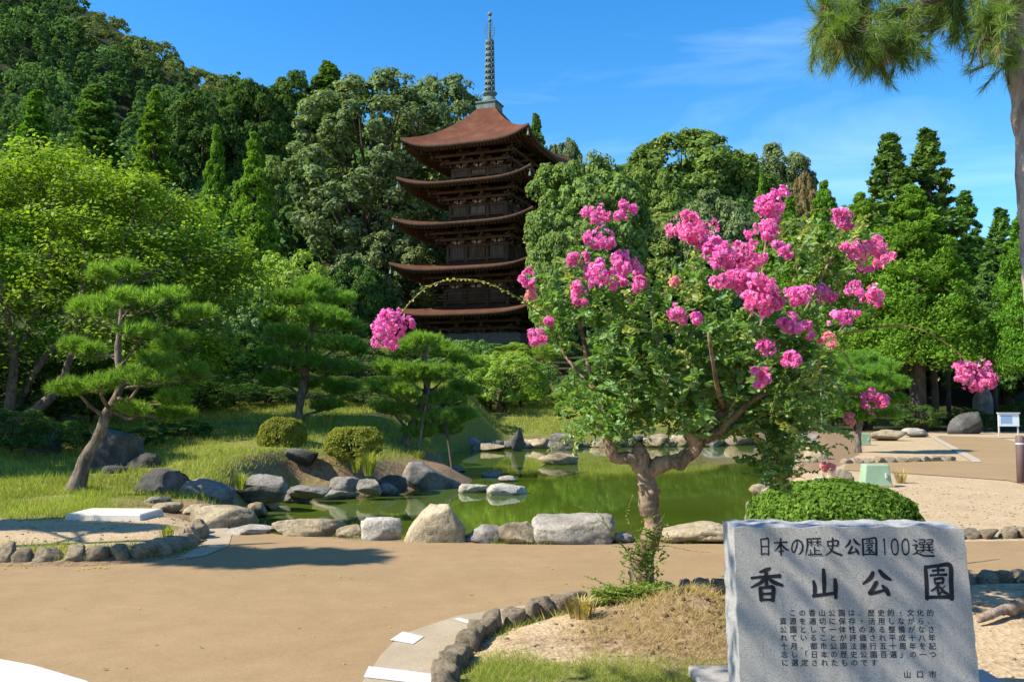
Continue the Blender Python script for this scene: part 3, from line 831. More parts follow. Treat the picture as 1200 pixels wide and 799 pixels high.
TH = math.radians(21.0)
pc = at(573.5, 300, PAG[1])
PX, PY = pc.x, PAG[1]
pz = Hs(PX, PY) - 0.1
pag = empty('pagoda', (PX, PY, pz), -TH, 'five storey brown wooden pagoda with bark roofs and tall metal spire', 'pagoda')
def zmid(py, hw): return at(573, py, PY - hw).z - pz          # height of an eave from its picture row
storeys = []
for py_eave, hw, bw in ((366, 6.55, 3.05), (312, 6.4, 2.85), (258, 6.25, 2.7), (209, 6.0, 2.55), (165, 5.75, 2.4)):
    storeys.append((zmid(py_eave, hw * 0.98), hw, bw))
apex_z = at(575, 130, PY).z - pz
def side_xy(k, a, b):                      # side k, a along the side, b outwards
    return ((a, -b), (b, a), (-a, b), (-b, -a))[k]
def roof_part(ze, hw, zt, tw, rise, name_z):
    nu, nv = 24, 9
    root_v = []; faces = []
    def zc(u, v, zt_): return ze + rise * (abs(u) ** 4.2) * (1 - v) ** 1.6 + (zt_ - ze) * (0.5 * v + 0.5 * v * v)
    for k in range(4):
        o = len(root_v)
        for j in range(nv + 1):
            v = j / nv
            wv = hw + (tw - hw) * v
            for i in range(nu + 1):
                u = -1 + 2 * i / nu
                ext = 0.0
                x, y = side_xy(k, wv * u, wv)
                root_v.append((x, y, zc(u, v, zt)))
        for j in range(nv):
            for i in range(nu):
                a = o + j * (nu + 1) + i
                faces.append((a, a + 1, a + nu + 2, a + nu + 1))
    m = MB(); m.add(root_v, faces)
    roof = m.build('roof', M['thatch'], pag, True)
    # thick layered edge
    m = MB()
    for k in range(4):
        vs_ = []; fs_ = []
        for i in range(nu + 1):
            u = -1 + 2 * i / nu
            z = ze + rise * abs(u) ** 4.2
            for (dw, dz) in ((0.0, -0.004), (0.03, -0.08), (-0.06, -0.28), (-0.5, -0.24)):
                x, y = side_xy(k, (hw + dw) * u, hw + dw); vs_.append((x, y, z + dz))
        for i in range(nu):
            for j in range(3):
                a = i * 4 + j
                fs_.append((a, a + 1, a + 5, a + 4))
        m.add(vs_, fs_)
    m.build('roof_edge', M['thatch_edge'], roof, True)
    # hip ridges
    return roof
def eaves(ze, hw, bw, ztop_wall, rise, roof):
    """boarded soffit, two tiers of rafters and stepped bracket beams"""
    OUT = 1.95
    zin = ze + 0.22
    hin = bw + OUT
    m = MB(); nu = 16
    for k in range(4):
        vs_ = []; fs_ = []
        for i in range(nu + 1):
            u = -1 + 2 * i / nu
            rz_ = rise * abs(u) ** 4.2
            for (w, z) in ((hw - 0.25, ze - 0.26 + rz_), ((hw + hin) / 2, ze + 0.06 + rz_ * 0.45), (hin, zin + rz_ * 0.1), (bw - 0.1, zin + 0.2)):
                x, y = side_xy(k, w * u, w); vs_.append((x, y, z))
        for i in range(nu):
            for j in range(3):
                a = i * 4 + j
                fs_.append((a, a + 1, a + 5, a + 4))
        m.add(vs_, fs_)
    m.build('soffit', M['timber'], roof, True)
    r1 = MB(); r2 = MB(); n = 36
    for k in range(4):
        for i in range(n + 1):
            u = -1 + 2 * i / n
            u *= 0.985
            rz_ = rise * abs(u) ** 4.2
            wm = (hw + hin) / 2
            a = side_xy(k, (hw - 0.2) * u, hw - 0.2) + (ze - 0.36 + rz_,)
            b = side_xy(k, wm * u, wm - 0.3) + (ze - 0.02 + rz_ * 0.42,)
            r1.beam(a, b, 0.11, 0.13)
            a = side_xy(k, (wm + 0.1) * u, wm + 0.1) + (ze - 0.17 + rz_ * 0.45,)
            b = side_xy(k, hin * u, hin - 0.2) + (zin - 0.12 + rz_ * 0.1,)
            r2.beam(a, b, 0.12, 0.14)
    for rb in (r1, r2):
        o = rb.build('rafters', M['timber'], roof); o['kind'] = 'stuff'
    # stepped purlins on brackets
    zb = ztop_wall
    steps = 3
    for s in range(steps):
        t = (s + 1) / steps
        w = bw + OUT * t
        z = zb + (zin - 0.12 - zb) * t
        m = MB()
        for k in range(4):
            a = side_xy(k, -w - 0.25, w); b = side_xy(k, w + 0.25, w)
            m.beam(a + (z - 0.1 + 0.003 * (k % 2),), b + (z - 0.1 + 0.003 * (k % 2),), 0.2, 0.22)
        m.build('purlin', M['timber'], roof)
    cols = (-1.0, -0.36, 0.36, 1.0)
    for k in range(4):
        for c in cols:
            m = MB()
            for s in range(steps):
                t0 = s / steps; t1 = (s + 1) / steps
                z = zb + (zin - 0.12 - zb) * t0 + 0.1
                diag = abs(c) == 1.0
                bx = bw * c
                def P(t, dz):
                    o = OUT * t
                    x, y = side_xy(k, bx + (o * c if diag else 0), bw + o)
                    return (x, y, z + dz)
                m.beam(P(-0.1, 0.0), P(t1 + 0.07, 0.0), 0.2, 0.2)
                q = P(t1, 0.18)
                m.box(q, (0.3, 0.3, 0.16))
                # lateral arm
                aa = side_xy(k, bx - 0.6 + (OUT * t0 * c if diag else 0), bw + OUT * t0 + 0.02); bb = side_xy(k, bx + 0.6 + (OUT * t0 * c if diag else 0), bw + OUT * t0 + 0.02)
                m.beam(aa + (z + 0.02,), bb + (z + 0.02,), 0.16, 0.17)
            m.build('bracket', M['timber'], roof)
        if True:
            for c in (-0.68, 0.0, 0.68):
                m = MB()                      # white plaster fields with a strut between the brackets
                x0 = bw * c
                for sgn in (-1, 1):
                    x, y = side_xy(k, x0 + sgn * 0.3, bw + 0.06)
                    d = side_xy(k, 0.42, 0.05)
                    m.box((x, y, zb + 0.3), (0.46 if k % 2 == 0 else 0.05, 0.05 if k % 2 == 0 else 0.46, 0.46), taper=0.7)
                m.build('plaster_field', M['plaster'], roof)
z_floor = 0.0
m = MB(); m.box((0, 0, 0.35), (9.2, 9.2, 1.1)); m.box((0, 0, 0.95), (8.6, 8.6, 0.12)); m.build('stone_platform', M['base_stone'], pag)
prev_top = 1.0
for si_, (ze, hw, bw) in enumerate(storeys):
    last = si_ == 4
    zb = prev_top - 0.25
    ztop_wall = ze - (1.3 if si_ else 1.5)
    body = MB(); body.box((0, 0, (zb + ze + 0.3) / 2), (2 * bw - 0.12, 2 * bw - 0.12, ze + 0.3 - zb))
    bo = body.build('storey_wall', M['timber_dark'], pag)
    for k in range(4):
        for c in (-1, -0.36, 0.36, 1):
            if abs(c) == 1 and c > 0: continue
            m = MB(); x, y = side_xy(k, bw * c, bw)
            m.lathe([(0.16, zb), (0.16, ztop_wall)], (x, y, 0), 8)
            m.build('column', M['timber'], bo, True)
        for zz, hh in ((ztop_wall - 0.1, 0.2), (prev_top + 0.22, 0.18)):
            m = MB(); a = side_xy(k, -bw - 0.15, bw + 0.04); b = side_xy(k, bw + 0.15, bw + 0.04)
            m.beam(a + (zz + 0.003 * (k % 2),), b + (zz + 0.003 * (k % 2),), 0.14, hh); m.build('tie_beam', M['timber'], bo)
        zw0, zw1 = prev_top + 0.34, ztop_wall - 0.22
        for c in (-0.68, 0.0, 0.68):
            hwid = bw * (0.24 if c else 0.27)
            x, y = side_xy(k, bw * c, bw - 0.02)
            dim = (2 * hwid, 0.08) if k % 2 == 0 else (0.08, 2 * hwid)
            if c == 0.0:
                m = MB()
                for sgn in (-1, 1):
                    xx, yy = side_xy(k, sgn * hwid * 0.5, bw - 0.02)
                    dd = (hwid * 0.94, 0.09) if k % 2 == 0 else (0.09, hwid * 0.94)
                    m.box((xx, yy, (zw0 + zw1) / 2), (dd[0], dd[1], zw1 - zw0))
                m.build('door', M['timber'] if si_ in (0, 1, 2) else M['lattice'], bo)
            else:
                m = MB(); m.box((x, y, (zw0 + zw1) / 2), (dim[0], dim[1], (zw1 - zw0)))
                fr = m.build('window', M['lattice'], bo)
                m = MB()
                for q in range(9):
                    xx, yy = side_xy(k, bw * c - hwid + 2 * hwid * (q + 0.5) / 9, bw + 0.03)
                    m.box((xx, yy, (zw0 + zw1) / 2), (0.045, 0.045, zw1 - zw0))
                m.build('window_bars', M['timber'], bo)
    rise = 0.75 if not last else 0.95
    if not last:
        nbw = storeys[si_ + 1][2]
        zt = ze + (1.0 if si_ else 1.05); tw = nbw - 0.05
    else:
        zt = apex_z; tw = 0.85
    roof = roof_part(ze, hw, zt, tw, rise, si_)
    eaves(ze, hw, bw, ztop_wall, rise, roof)
    # wind bells
    for k in range(4):
        x, y = side_xy(k, hw * 0.985, hw * 0.985)
        m = MB(); m.lathe([(0.015, 0.0), (0.015, -0.25), (0.07, -0.27), (0.11, -0.55), (0.13, -0.6)], (x, y, ze + rise - 0.4), 8)
        m.build('wind_bell', M['verdigris'], roof, True)
    if si_ == 1:      # railed balcony of the second storey
        rb = bw + 0.55; zf = prev_top + 0.25
        for k in range(4):
            m = MB()
            for dz, tk in ((0.62, 0.08), (0.38, 0.06), (0.12, 0.07)):
                a = side_xy(k, -rb - 0.2, rb); b = side_xy(k, rb + 0.2, rb)
                m.beam(a + (zf + dz + .004 * (k % 2),), b + (zf + dz + .004 * (k % 2),), tk, tk)
            for q in range(7):
                x, y = side_xy(k, -rb + 2 * rb * q / 6, rb); m.box((x, y, zf + 0.3), (0.09, 0.09, 0.62))
            m.build('railing', M['timber'], bo)
    prev_top = zt
# spire
top_z = at(576, 13, PY).z - pz
sp_h = top_z - apex_z
m = MB(); m.box((0, 0, apex_z + 0.2), (1.75, 1.75, 0.62)); m.box((0, 0, apex_z + 0.56), (1.95, 1.95, 0.12)); spire = m.build('spire', M['verdigris'], pag)
m = MB(); m.lathe([(0.72, 0.6), (0.7, 0.85), (0.52, 1.15), (0.34, 1.28), (0.62, 1.42), (0.7, 1.55), (0.2, 1.6)], (0, 0, apex_z), 16); m.build('inverted_bowl', M['verdigris'], spire, True)
m = MB(); m.lathe([(0.13, 1.5), (0.11, sp_h * 0.75), (0.06, sp_h * 0.97)], (0, 0, apex_z), 10); m.build('spire_shaft', M['verdigris'], spire, True)
for q in range(9):
    z = 1.95 + q * (sp_h * 0.70 - 1.95) / 8.4
    R_ = 0.47 - q * 0.012
    m = MB(); m.lathe([(R_ - 0.1, 0.0), (R_, -0.02), (R_, 0.2), (R_ - 0.09, 0.22), (R_ - 0.1, 0.0)], (0, 0, apex_z + z), 18, False)
    for a in range(4):
        an = a * math.pi / 2 + 0.3
        m.beam((0, 0, apex_z + z + 0.1), (math.cos(an) * (R_ - 0.04), math.sin(an) * (R_ - 0.04), apex_z + z + 0.1), 0.06, 0.12)
    for a in range(8):
        an = a * math.pi / 4
        m.box((math.cos(an) * R_, math.sin(an) * R_, apex_z + z - 0.13), (0.07, 0.07, 0.18))
    m.build('spire_ring', M['verdigris'], spire)
m = MB()
for a in range(4):
    an = a * math.pi / 2 + 0.25
    for q in range(6):
        r0 = 0.12 + 0.32 * math.sin(math.pi * (q + 0.6) / 6.5)
        r1 = 0.12 + 0.32 * math.sin(math.pi * (q + 1.5) / 7)
        z0 = apex_z + sp_h * 0.715 + q * 0.24
        m.beam((math.cos(an) * r0, math.sin(an) * r0, z0), (math.cos(an) * r1, math.sin(an) * r1, z0 + 0.3), 0.03, 0.05)
        m.beam((0, 0, z0 + 0.1), (math.cos(an) * r0, math.sin(an) * r0, z0), 0.02, 0.04)
m.build('water_flame', M['verdigris'], spire)
m = MB()
for zc_, r_ in ((sp_h * 0.9, 0.17), (sp_h * 0.965, 0.19)):
    m.lathe([(0.03, -r_)] + [(r_ * math.sin(t), -r_ * math.cos(t)) for t in np.linspace(0.3, 2.6, 7)] + [(0.02, r_ * 1.5)], (0, 0, apex_z + zc_), 12)
m.build('jewel', M['verdigris'], spire, True)

# ------------------------------------------------------------------ inscribed granite stone
def granite_mat(name, base, rough=0.55):
    m, nt, out = mat_new(name)
    n1 = noise_tex(nt, 2.5, 5, 0.6); n2 = noise_tex(nt, 170, 3, 0.75); n3 = noise_tex(nt, 420, 2, 0.8)
    a = ramp(nt, [(0.3, tuple(c * 0.9 for c in base)), (0.7, tuple(c * 1.06 for c in base))], n1.outputs['Fac']).outputs['Color']
    b = ramp(nt, [(0.33, (0.45, 0.46, 0.48)), (0.47, (0.95,) * 3), (0.7, (1.22, 1.21, 1.2))], n2.outputs['Fac']).outputs['Color']
    c = ramp(nt, [(0.35, (0.75,) * 3), (0.6, (1.05,) * 3)], n3.outputs['Fac']).outputs['Color']
    vo = nd(nt, 'ShaderNodeTexVoronoi'); vo.inputs['Scale'].default_value = 9.0
    tc = nd(nt, 'ShaderNodeTexCoord'); nt.links.new(tc.outputs['Object'], vo.inputs['Vector'])
    d = ramp(nt, [(0.025, (0.35, 0.35, 0.36)), (0.05, (1, 1, 1))], vo.outputs['Distance']).outputs['Color']
    mp = nd(nt, 'ShaderNodeMapping'); mp.inputs['Scale'].default_value = (1, 1, 0.06)
    nt.links.new(tc.outputs['Object'], mp.inputs['Vector'])
    ns = noise_tex(nt, 16, 4, 0.6, vec=mp.outputs[0])
    st = ramp(nt, [(0.34, (0.8, 0.79, 0.77)), (0.5, (1, 1, 1))], ns.outputs['Fac']).outputs['Color']
    a = mixc(nt, 0.8, a, mixc(nt, 1.0, a, st, 'MULTIPLY'))
    col = mixc(nt, 1.0, mixc(nt, 1.0, mixc(nt, 1.0, a, b, 'MULTIPLY'), c, 'MULTIPLY'), d, 'MULTIPLY')
    principled(nt, out, col, rough, bump(nt, n2.outputs['Fac'], 0.15, 0.002), 0.4)
    return m
M['granite'] = granite_mat('granite', (0.37, 0.345, 0.31))
M['granite_rough'] = granite_mat('granite_rough', (0.32, 0.32, 0.32), 0.85)
M['ink'] = wood_mat('ink', (0.012, 0.012, 0.014), (0.022, 0.022, 0.024), 40)
MY = 4.3; MZ = 0.12; LEAN = 0.05
mon_base = Vector((1.72, MY + 0.12, Hs(1.72, 4.4)))
mon = empty('inscribed_stone', mon_base, 0, 'grey granite stone with black Japanese inscription on a plinth', 'monument')
def face(px, py):
    """point of the picture on the front of the stone, as (x, height above the plinth)"""
    d = ray(px, py)
    # plane y = MY + LEAN * (z - MZ)
    t = (MY + LEAN * (EYE - MZ)) / (d.y - LEAN * d.z)
    return d.x * t, EYE + d.z * t - MZ
TL = face(860, 617); TR = face(1129.5, 620); BL = face(867.5, 800); BR = face(1148, 800)
def lerp(a, b, t): return a + (b - a) * t
zt_ = TL[1]; zb_ = BL[1]
def edge_x(l, z):
    t = (z - zb_) / (zt_ - zb_)
    return lerp(BL[0], TL[0], t) if l else lerp(BR[0], TR[0], t)
def slab():
    nu, nv, nw = 48, 34, 10
    off = Vector((3.1, 8.2, 1.7))
    def P(u, v, w):
        z = v * zt_
        x = lerp(edge_x(True, z), edge_x(False, z), u)
        y = LEAN * z + w * 0.235
        x -= 0.006 * w * (1 if u < 0.5 else -1) * (u - 0.5) * 0
        # rough hewn outside, the front stays sawn
        rough = min(1.0, w * 6)
        e = 0.0
        q = Vector((x * 5, y * 9, z * 5)) + off
        n1 = mnoise.fractal(q, 0.8, 2.2, 5)
        if v > 0.999: z += 0.012 * n1 * rough + 0.010 * mnoise.noise(Vector((x * 14, 0, 4.4))) - 0.012 * abs(mnoise.noise(Vector((x * 4, w * 3, 9)))) * (1 if w == 0 else 1)
        if u < 0.001 or u > 0.999: x += 0.010 * n1 * rough + 0.006 * mnoise.noise(Vector((z * 18, 0, 2 + u)))
        if w > 0.999: y += 0.02 * n1
        return (x - mon_base.x, MY + y - mon_base.y, MZ + z - mon_base.z)
    out = {}
    for nm, gen, mt in (('front_face', [(lambda a, b: (a, b, 0.0), nu, nv)], 'granite'),
                        ('hewn_body', [(lambda a, b: (1 - a, b, 1.0), nu, nv), (lambda a, b: (a, 1.0, b), nu, nw), (lambda a, b: (0.0, b, 1 - a), nw, nv), (lambda a, b: (1.0, b, a), nw, nv)], 'granite_rough')):
        V_ = []; F_ = []
        for fn, n1, n2 in gen:
            o = len(V_)
            for j in range(n2 + 1):
                for i in range(n1 + 1):
                    V_.append(P(*fn(i / n1, j / n2)))
            for j in range(n2):
                for i in range(n1):
                    a = o + j * (n1 + 1) + i
                    F_.append((a, a + 1, a + n1 + 2, a + n1 + 1))
        mm = MB(); mm.add(V_, F_)
        out[nm] = mm.build(nm, M[mt], mon, False)
    return out['front_face']
front = slab()
m = MB()
pl = at(811, 771, MY - 0.16); pr = at(1186, 800, MY + 0.1)
PW = (pr.x + 0.02) - pl.x
m.box((0.95 + 0.78 - mon_base.x, 4.45 - mon_base.y, 0.0 - mon_base.z), (1.56, 0.9, 0.24))
pln = m.build('plinth', M['granite'], mon)
bv = pln.modifiers.new('bevel', 'BEVEL'); bv.width = 0.012; bv.segments = 2

# brush strokes: each stroke is a ribbon of varying width
def ribbon(pts):
    P = smooth_path([(x, y, 0, w) for x, y, w in pts], 5) if len(pts) > 2 else smooth_path([(pts[0][0], pts[0][1], 0, pts[0][2]), ((pts[0][0] + pts[1][0]) / 2, (pts[0][1] + pts[1][1]) / 2 + 0.8, 0, min(pts[0][2], pts[1][2]) * 0.82), (pts[1][0], pts[1][1], 0, pts[1][2])], 5)
    D = np.gradient(P[:, :2], axis=0); D /= np.linalg.norm(D, axis=1)[:, None] + 1e-9
    Nn = np.stack([-D[:, 1], D[:, 0]], axis=1)
    w = P[:, 3:4] / 2
    a = P[:, :2] + Nn * w; b = P[:, :2] - Nn * w
    st = P[0, :2] - D[0] * w[0] * 0.6; en = P[-1, :2] + D[-1] * w[-1] * 0.6
    return np.concatenate([[st], a, [en], b[::-1]])
BR_ = {
 '香': [[(64, 97, 5), (50, 91, 9), (30, 85, 4)], [(4, 68, 6), (40, 71, 6), (94, 74, 9)], [(50, 90, 8), (50, 70, 9), (50, 46, 8)], [(47, 70, 9), (32, 54, 8), (2, 40, 3)], [(53, 70, 4), (72, 56, 9), (100, 46, 6)],
        [(31, 40, 9), (32, 20, 9), (33, 1, 8)], [(31, 39, 6), (52, 41, 7), (70, 40, 9), (70, 20, 9), (68, 0, 8)], [(35, 21, 6), (66, 22, 7)], [(34, 4, 6), (67, 4, 6)]],
 '山': [[(50, 98, 8), (51, 60, 11), (49, 14, 8)], [(14, 60, 6), (18, 40, 10), (17, 12, 9)], [(10, 10, 8), (50, 15, 8), (92, 20, 8)], [(88, 66, 8), (89, 40, 11), (88, 2, 8)]],
 '公': [[(38, 86, 9), (28, 66, 11), (2, 44, 4)], [(58, 92, 8), (74, 72, 12), (96, 58, 6)], [(48, 52, 10), (34, 28, 10), (22, 12, 8), (46, 16, 8), (82, 26, 6)], [(66, 40, 6), (78, 24, 12), (86, 6, 9)]],
 '園': [[(8, 93, 8), (9, 50, 10), (8, 0, 9)], [(8, 90, 7), (50, 94, 7), (90, 95, 10), (91, 50, 11), (90, 0, 11)], [(12, 6, 7), (50, 7, 7), (86, 7, 8)], [(30, 80, 5), (70, 82, 6)], [(50, 88, 7), (49, 68, 6)],
        [(22, 67, 5), (78, 69, 6)], [(36, 58, 6), (38, 43, 5)], [(36, 57, 5), (64, 59, 6), (62, 45, 6)], [(38, 45, 5), (62, 46, 5)], [(50, 44, 6), (38, 32, 5), (22, 24, 3)], [(46, 36, 6), (46, 16, 6), (58, 22, 4)], [(70, 38, 3), (58, 29, 5)], [(52, 36, 4), (64, 22, 7), (80, 15, 4)]],
 '日': [[(18, 92, 9), (20, 50, 8), (20, 4, 8)], [(18, 90, 6), (60, 94, 7), (82, 93, 10), (82, 50, 9), (81, 2, 8)], [(22, 50, 6), (78, 51, 6)], [(22, 9, 6), (80, 9, 6)]],
 '本': [[(6, 70, 6), (50, 73, 6), (94, 75, 8)], [(50, 97, 8), (50, 50, 9), (50, 0, 8)], [(48, 70, 8), (32, 45, 7), (3, 24, 3)], [(52, 70, 4), (70, 45, 9), (98, 28, 7)], [(34, 22, 6), (68, 24, 7)]],
 'の': [[(52, 78, 8), (46, 50, 8), (26, 18, 8), (10, 34, 8), (18, 66, 7), (48, 86, 7), (82, 74, 9), (92, 44, 10), (76, 16, 8), (56, 6, 3)]],
 '歴': [[(12, 92, 7), (50, 94, 6), (94, 95, 7)], [(16, 92, 8), (14, 50, 8), (2, 2, 3)], [(22, 75, 5), (54, 77, 5)], [(38, 86, 6), (38, 52, 6)], [(37, 74, 5), (20, 55, 3)], [(40, 72, 3), (54, 60, 5)], [(60, 76, 5), (96, 78, 5)], [(77, 87, 6), (77, 52, 6)], [(75, 74, 5), (60, 56, 3)], [(79, 72, 3), (97, 58, 6)],
        [(56, 48, 7), (56, 8, 7)], [(58, 27, 5), (86, 29, 6)], [(32, 32, 6), (32, 8, 6)], [(16, 4, 6), (55, 6, 6), (98, 8, 8)]],
 '史': [[(20, 80, 8), (24, 50, 7)], [(20, 78, 6), (78, 82, 8), (74, 52, 8)], [(24, 54, 6), (74, 55, 6)], [(50, 98, 8), (48, 50, 8), (34, 20, 7), (4, 0, 3)], [(28, 44, 4), (52, 20, 9), (98, 2, 9)]],
 '1': [[(36, 82, 5), (50, 92, 8), (50, 50, 9), (50, 4, 9)]],
 '0': [[(50, 93, 8), (22, 74, 9), (18, 46, 10), (28, 14, 9), (50, 5, 8), (76, 18, 9), (82, 50, 10), (74, 82, 9), (50, 93, 8)]],
 '選': [[(10, 92, 5), (24, 82, 8)], [(6, 62, 5), (26, 64, 6), (18, 44, 6), (26, 30, 6), (12, 12, 5)], [(4, 12, 5), (26, 18, 6), (52, 4, 7), (100, 2, 9)],
        [(36, 92, 5), (60, 93, 6), (58, 78, 5), (38, 77, 4), (38, 66, 5), (62, 67, 5)], [(70, 92, 5), (94, 93, 6), (92, 78, 5), (72, 77, 4), (72, 66, 5), (97, 68, 5)], [(36, 50, 5), (96, 52, 6)], [(54, 62, 6), (54, 36, 6)], [(79, 62, 6), (79, 36, 6)], [(30, 34, 5), (100, 36, 6)], [(54, 32, 6), (38, 20, 4)], [(76, 32, 5), (94, 20, 7)]],
}
def face_pt(x, z, eps): return (x - mon_base.x, MY + LEAN * z - eps - mon_base.y, MZ + z - mon_base.z)
def brush_char(ch, px, py, wpx, hpx, bold=1.0):
    x0, z0 = face(px - wpx / 2, py + hpx / 2); x1, z1 = face(px + wpx / 2, py - hpx / 2)
    V_ = []; F_ = []
    for k, st in enumerate(BR_[ch]):
        q = ribbon([(a, b, w * bold) for a, b, w in st])
        n = len(q); half = (n - 2) // 2
        o = len(V_)
        for a, b in q:
            V_.append(face_pt(x0 + (x1 - x0) * a / 100, z0 + (z1 - z0) * b / 100, 0.0012 + 0.00012 * k))
        F_.append((o, o + 1, o + n - 1))
        for i in range(half - 1):
            F_.append((o + 1 + i, o + 2 + i, o + n - 2 - i, o + n - 1 - i))
        F_.append((o + half, o + half + 1, o + half + 2))
    mm = MB(); mm.add(V_, F_)
    return mm.build('carved_character', M['ink'], front)
for ch, px, py, w, h in (('香', 898, 684, 37, 40), ('山', 965.5, 683.5, 33, 36), ('公', 1028, 682, 34, 34), ('園', 1100, 681, 33, 42)):
    brush_char(ch, px, py, w, h, 1.42)
for ch, px, w in (('日', 896, 13), ('本', 915, 17), ('の', 934, 15), ('歴', 953, 19), ('史', 976, 20), ('公', 999, 18), ('園', 1019, 18), ('1', 1036.5, 11), ('0', 1048.5, 11), ('0', 1061, 11), ('選', 1081, 25)):
    h = 21
    brush_char(ch, px, 640 + (1 if ch in '選' else 0), w, h, 1.3)
# small inscription in seven lines and the signature
def text_mesh(s, cell_w, cell_h, pos):
    """one line: each character in its own cell"""
    for i, ch in enumerate(s):
        V_ = []; F_ = []
        if ch in '　 ': continue
        cu = bpy.data.curves.new('t', 'FONT'); cu.body = ch; cu.size = 1.0; cu.resolution_u = 2
        cu.offset = 0.008
        ob = bpy.data.objects.new('t', cu); C.objects.link(ob)
        me_ = bpy.data.meshes.new_from_object(ob)
        bpy.data.objects.remove(ob); bpy.data.curves.remove(cu)
        if len(me_.vertices) == 0: bpy.data.meshes.remove(me_); continue
        co = np.empty(len(me_.vertices) * 3); me_.vertices.foreach_get('co', co); co = co.reshape(-1, 3)
        o = len(V_)
        x0, z0 = pos(i)
        for a, b, _ in co:
            V_.append(face_pt(x0 + (a - 0.5) * cell_w * 0.92, z0 + (b - 0.38) * cell_h * 0.92, 0.0012))
        F_ += [tuple(o + j for j in p.vertices) for p in me_.polygons]
        bpy.data.meshes.remove(me_)
        mm = MB(); mm.add(V_, F_)
        mm.build('small_character', M['ink'], front)
LINES = ['　この香山公園は、歴史的・文化的', '資源を適切に保存・活用しながら、', '公園として一体性のある整備がなさ', 'れていることが評価され平成十八年', '十月、都市公園法施行五十周年を記', '念し「日本の歴史公園百選」の一つ', 'に選定されたものです']
cw = (face(1090, 720)[0] - face(917, 720)[0]) / 15.0
for li, s in enumerate(LINES):
    py = 717.5 + li * 9.72
    xs = face(917 + li * 0.45, py)[0]; zz = face(1000, py)[1]
    text_mesh(s, cw * 0.80, cw * 0.80, lambda i, xs=xs, zz=zz: (xs + cw * i, zz))
xs, zz = face(1063, 789.5)
text_mesh('山口市', cw * 0.85, cw * 0.85, lambda i: (xs + cw * 1.28 * i, zz))

# ------------------------------------------------------------------ small park furniture
def green_box(px0, px1, pyt, pyb, label, skew):
    b = g((px0 + px1) / 2, pyb, 0.0)
    w = (px1 - px0) / FPX * b.y; h = at(px0, pyt, b.y).z
    root = empty('utility_box', (b.x, b.y + w * 0.3, 0), 0, label, 'utility box')
    m = MB(); m.box((0, 0, h * 0.5 - 0.02), (w, w * 0.6, h), 0.0, skew); o = m.build('cabinet', M['box_green'], root)
    bv = o.modifiers.new('bevel', 'BEVEL'); bv.width = 0.02; bv.segments = 2
    m = MB(); m.box((0, 0, 0.0), (w * 1.08, w * 0.66, 0.08)); m.build('footing', M['concrete'], root)
    m = MB(); m.box((0, -w * 0.27, h * 0.45), (w * 0.7, 0.02, h * 0.55)); d_ = m.build('door', M['box_green'], root); d_.rotation_euler = (-0.12 * (1 - skew) / 0.2, 0, 0)
    m = MB(); m.box((w * 0.26, -w * 0.30, h * 0.5), (0.03, 0.03, 0.09)); m.build('handle', M['steel'], root)
    return root
def paint(name, col, rough=0.5):
    m, nt, out = mat_new(name)
    n1 = noise_tex(nt, 4, 5, 0.6)
    c = ramp(nt, [(0.3, tuple(x * 0.85 for x in col)), (0.7, tuple(min(1, x * 1.08) for x in col))], n1.outputs['Fac']).outputs['Color']
    principled(nt, out, c, rough, None, 0.3)
    return m
M['box_green'] = paint('box_green', (0.25, 0.37, 0.24), 0.6)
M['sign_white'] = paint('sign_white', (0.62, 0.68, 0.74), 0.4)
M['sign_print'] = paint('sign_print', (0.22, 0.36, 0.5), 0.4)
M['post_brown'] = paint('post_brown', (0.13, 0.085, 0.08), 0.6)
M['steel'] = paint('steel', (0.45, 0.45, 0.44), 0.4)
green_box(1013, 1047, 543, 571, 'pale green tapered utility box on the gravel', 0.8)
green_box(1008, 1021, 507, 522, 'small pale green box behind the little round pine', 0.95)
b = g(1182, 511, 0.02)
root = empty('notice_board', b, 0, 'white notice board on two legs under the dark trees', 'notice board')
bw_ = 24 / FPX * b.y; bh = at(1182, 485, b.y).z
for s in (-1, 1):
    m = MB(); m.box((s * bw_ * 0.46, 0, bh / 2), (0.05, 0.05, bh)); m.build('leg', M['steel'], root)
m = MB(); m.box((0, -0.04, bh * 0.72), (bw_, 0.04, bh * 0.56)); pn = m.build('panel', M['sign_white'], root)
m = MB(); m.box((-bw_ * 0.12, -0.064, bh * 0.74), (bw_ * 0.55, 0.004, bh * 0.36)); m.build('print', M['sign_print'], root)
m = MB(); m.box((0, -0.04, bh * 1.02), (bw_ * 1.08, 0.12, 0.05)); m.build('cap', M['steel'], root)
b = at(955, 446, 44); gz = Hs(b.x, 44)
root = empty('park_sign', (b.x, 44, gz), 0, 'small white sign board in the shade above the little round pine', 'sign')
zz = at(955, 436, 44).z - gz
for s in (-1, 1):
    m = MB(); m.box((s * 0.3, 0.03, zz / 2), (0.05, 0.05, zz)); m.build('leg', M['steel'], root)
m = MB(); m.box((0, -0.01, zz), (0.72, 0.04, 0.36)); m.build('panel', M['sign_white'], root)
b = g(1197, 566, 0.0)
root = empty('bollard', b, 0, 'slim brown wooden post at the right edge by the path', 'post')
h = at(1195, 510, b.y).z
m = MB(); m.lathe([(0.075, -0.1), (0.075, h - 0.03), (0.055, h)], (0, 0, 0), 14); m.build('shaft', M['post_brown'], root, True)
m = MB(); m.lathe([(0.079, h * 0.8), (0.079, h * 0.84)], (0, 0, 0), 14); m.build('band', M['steel'], root, True)
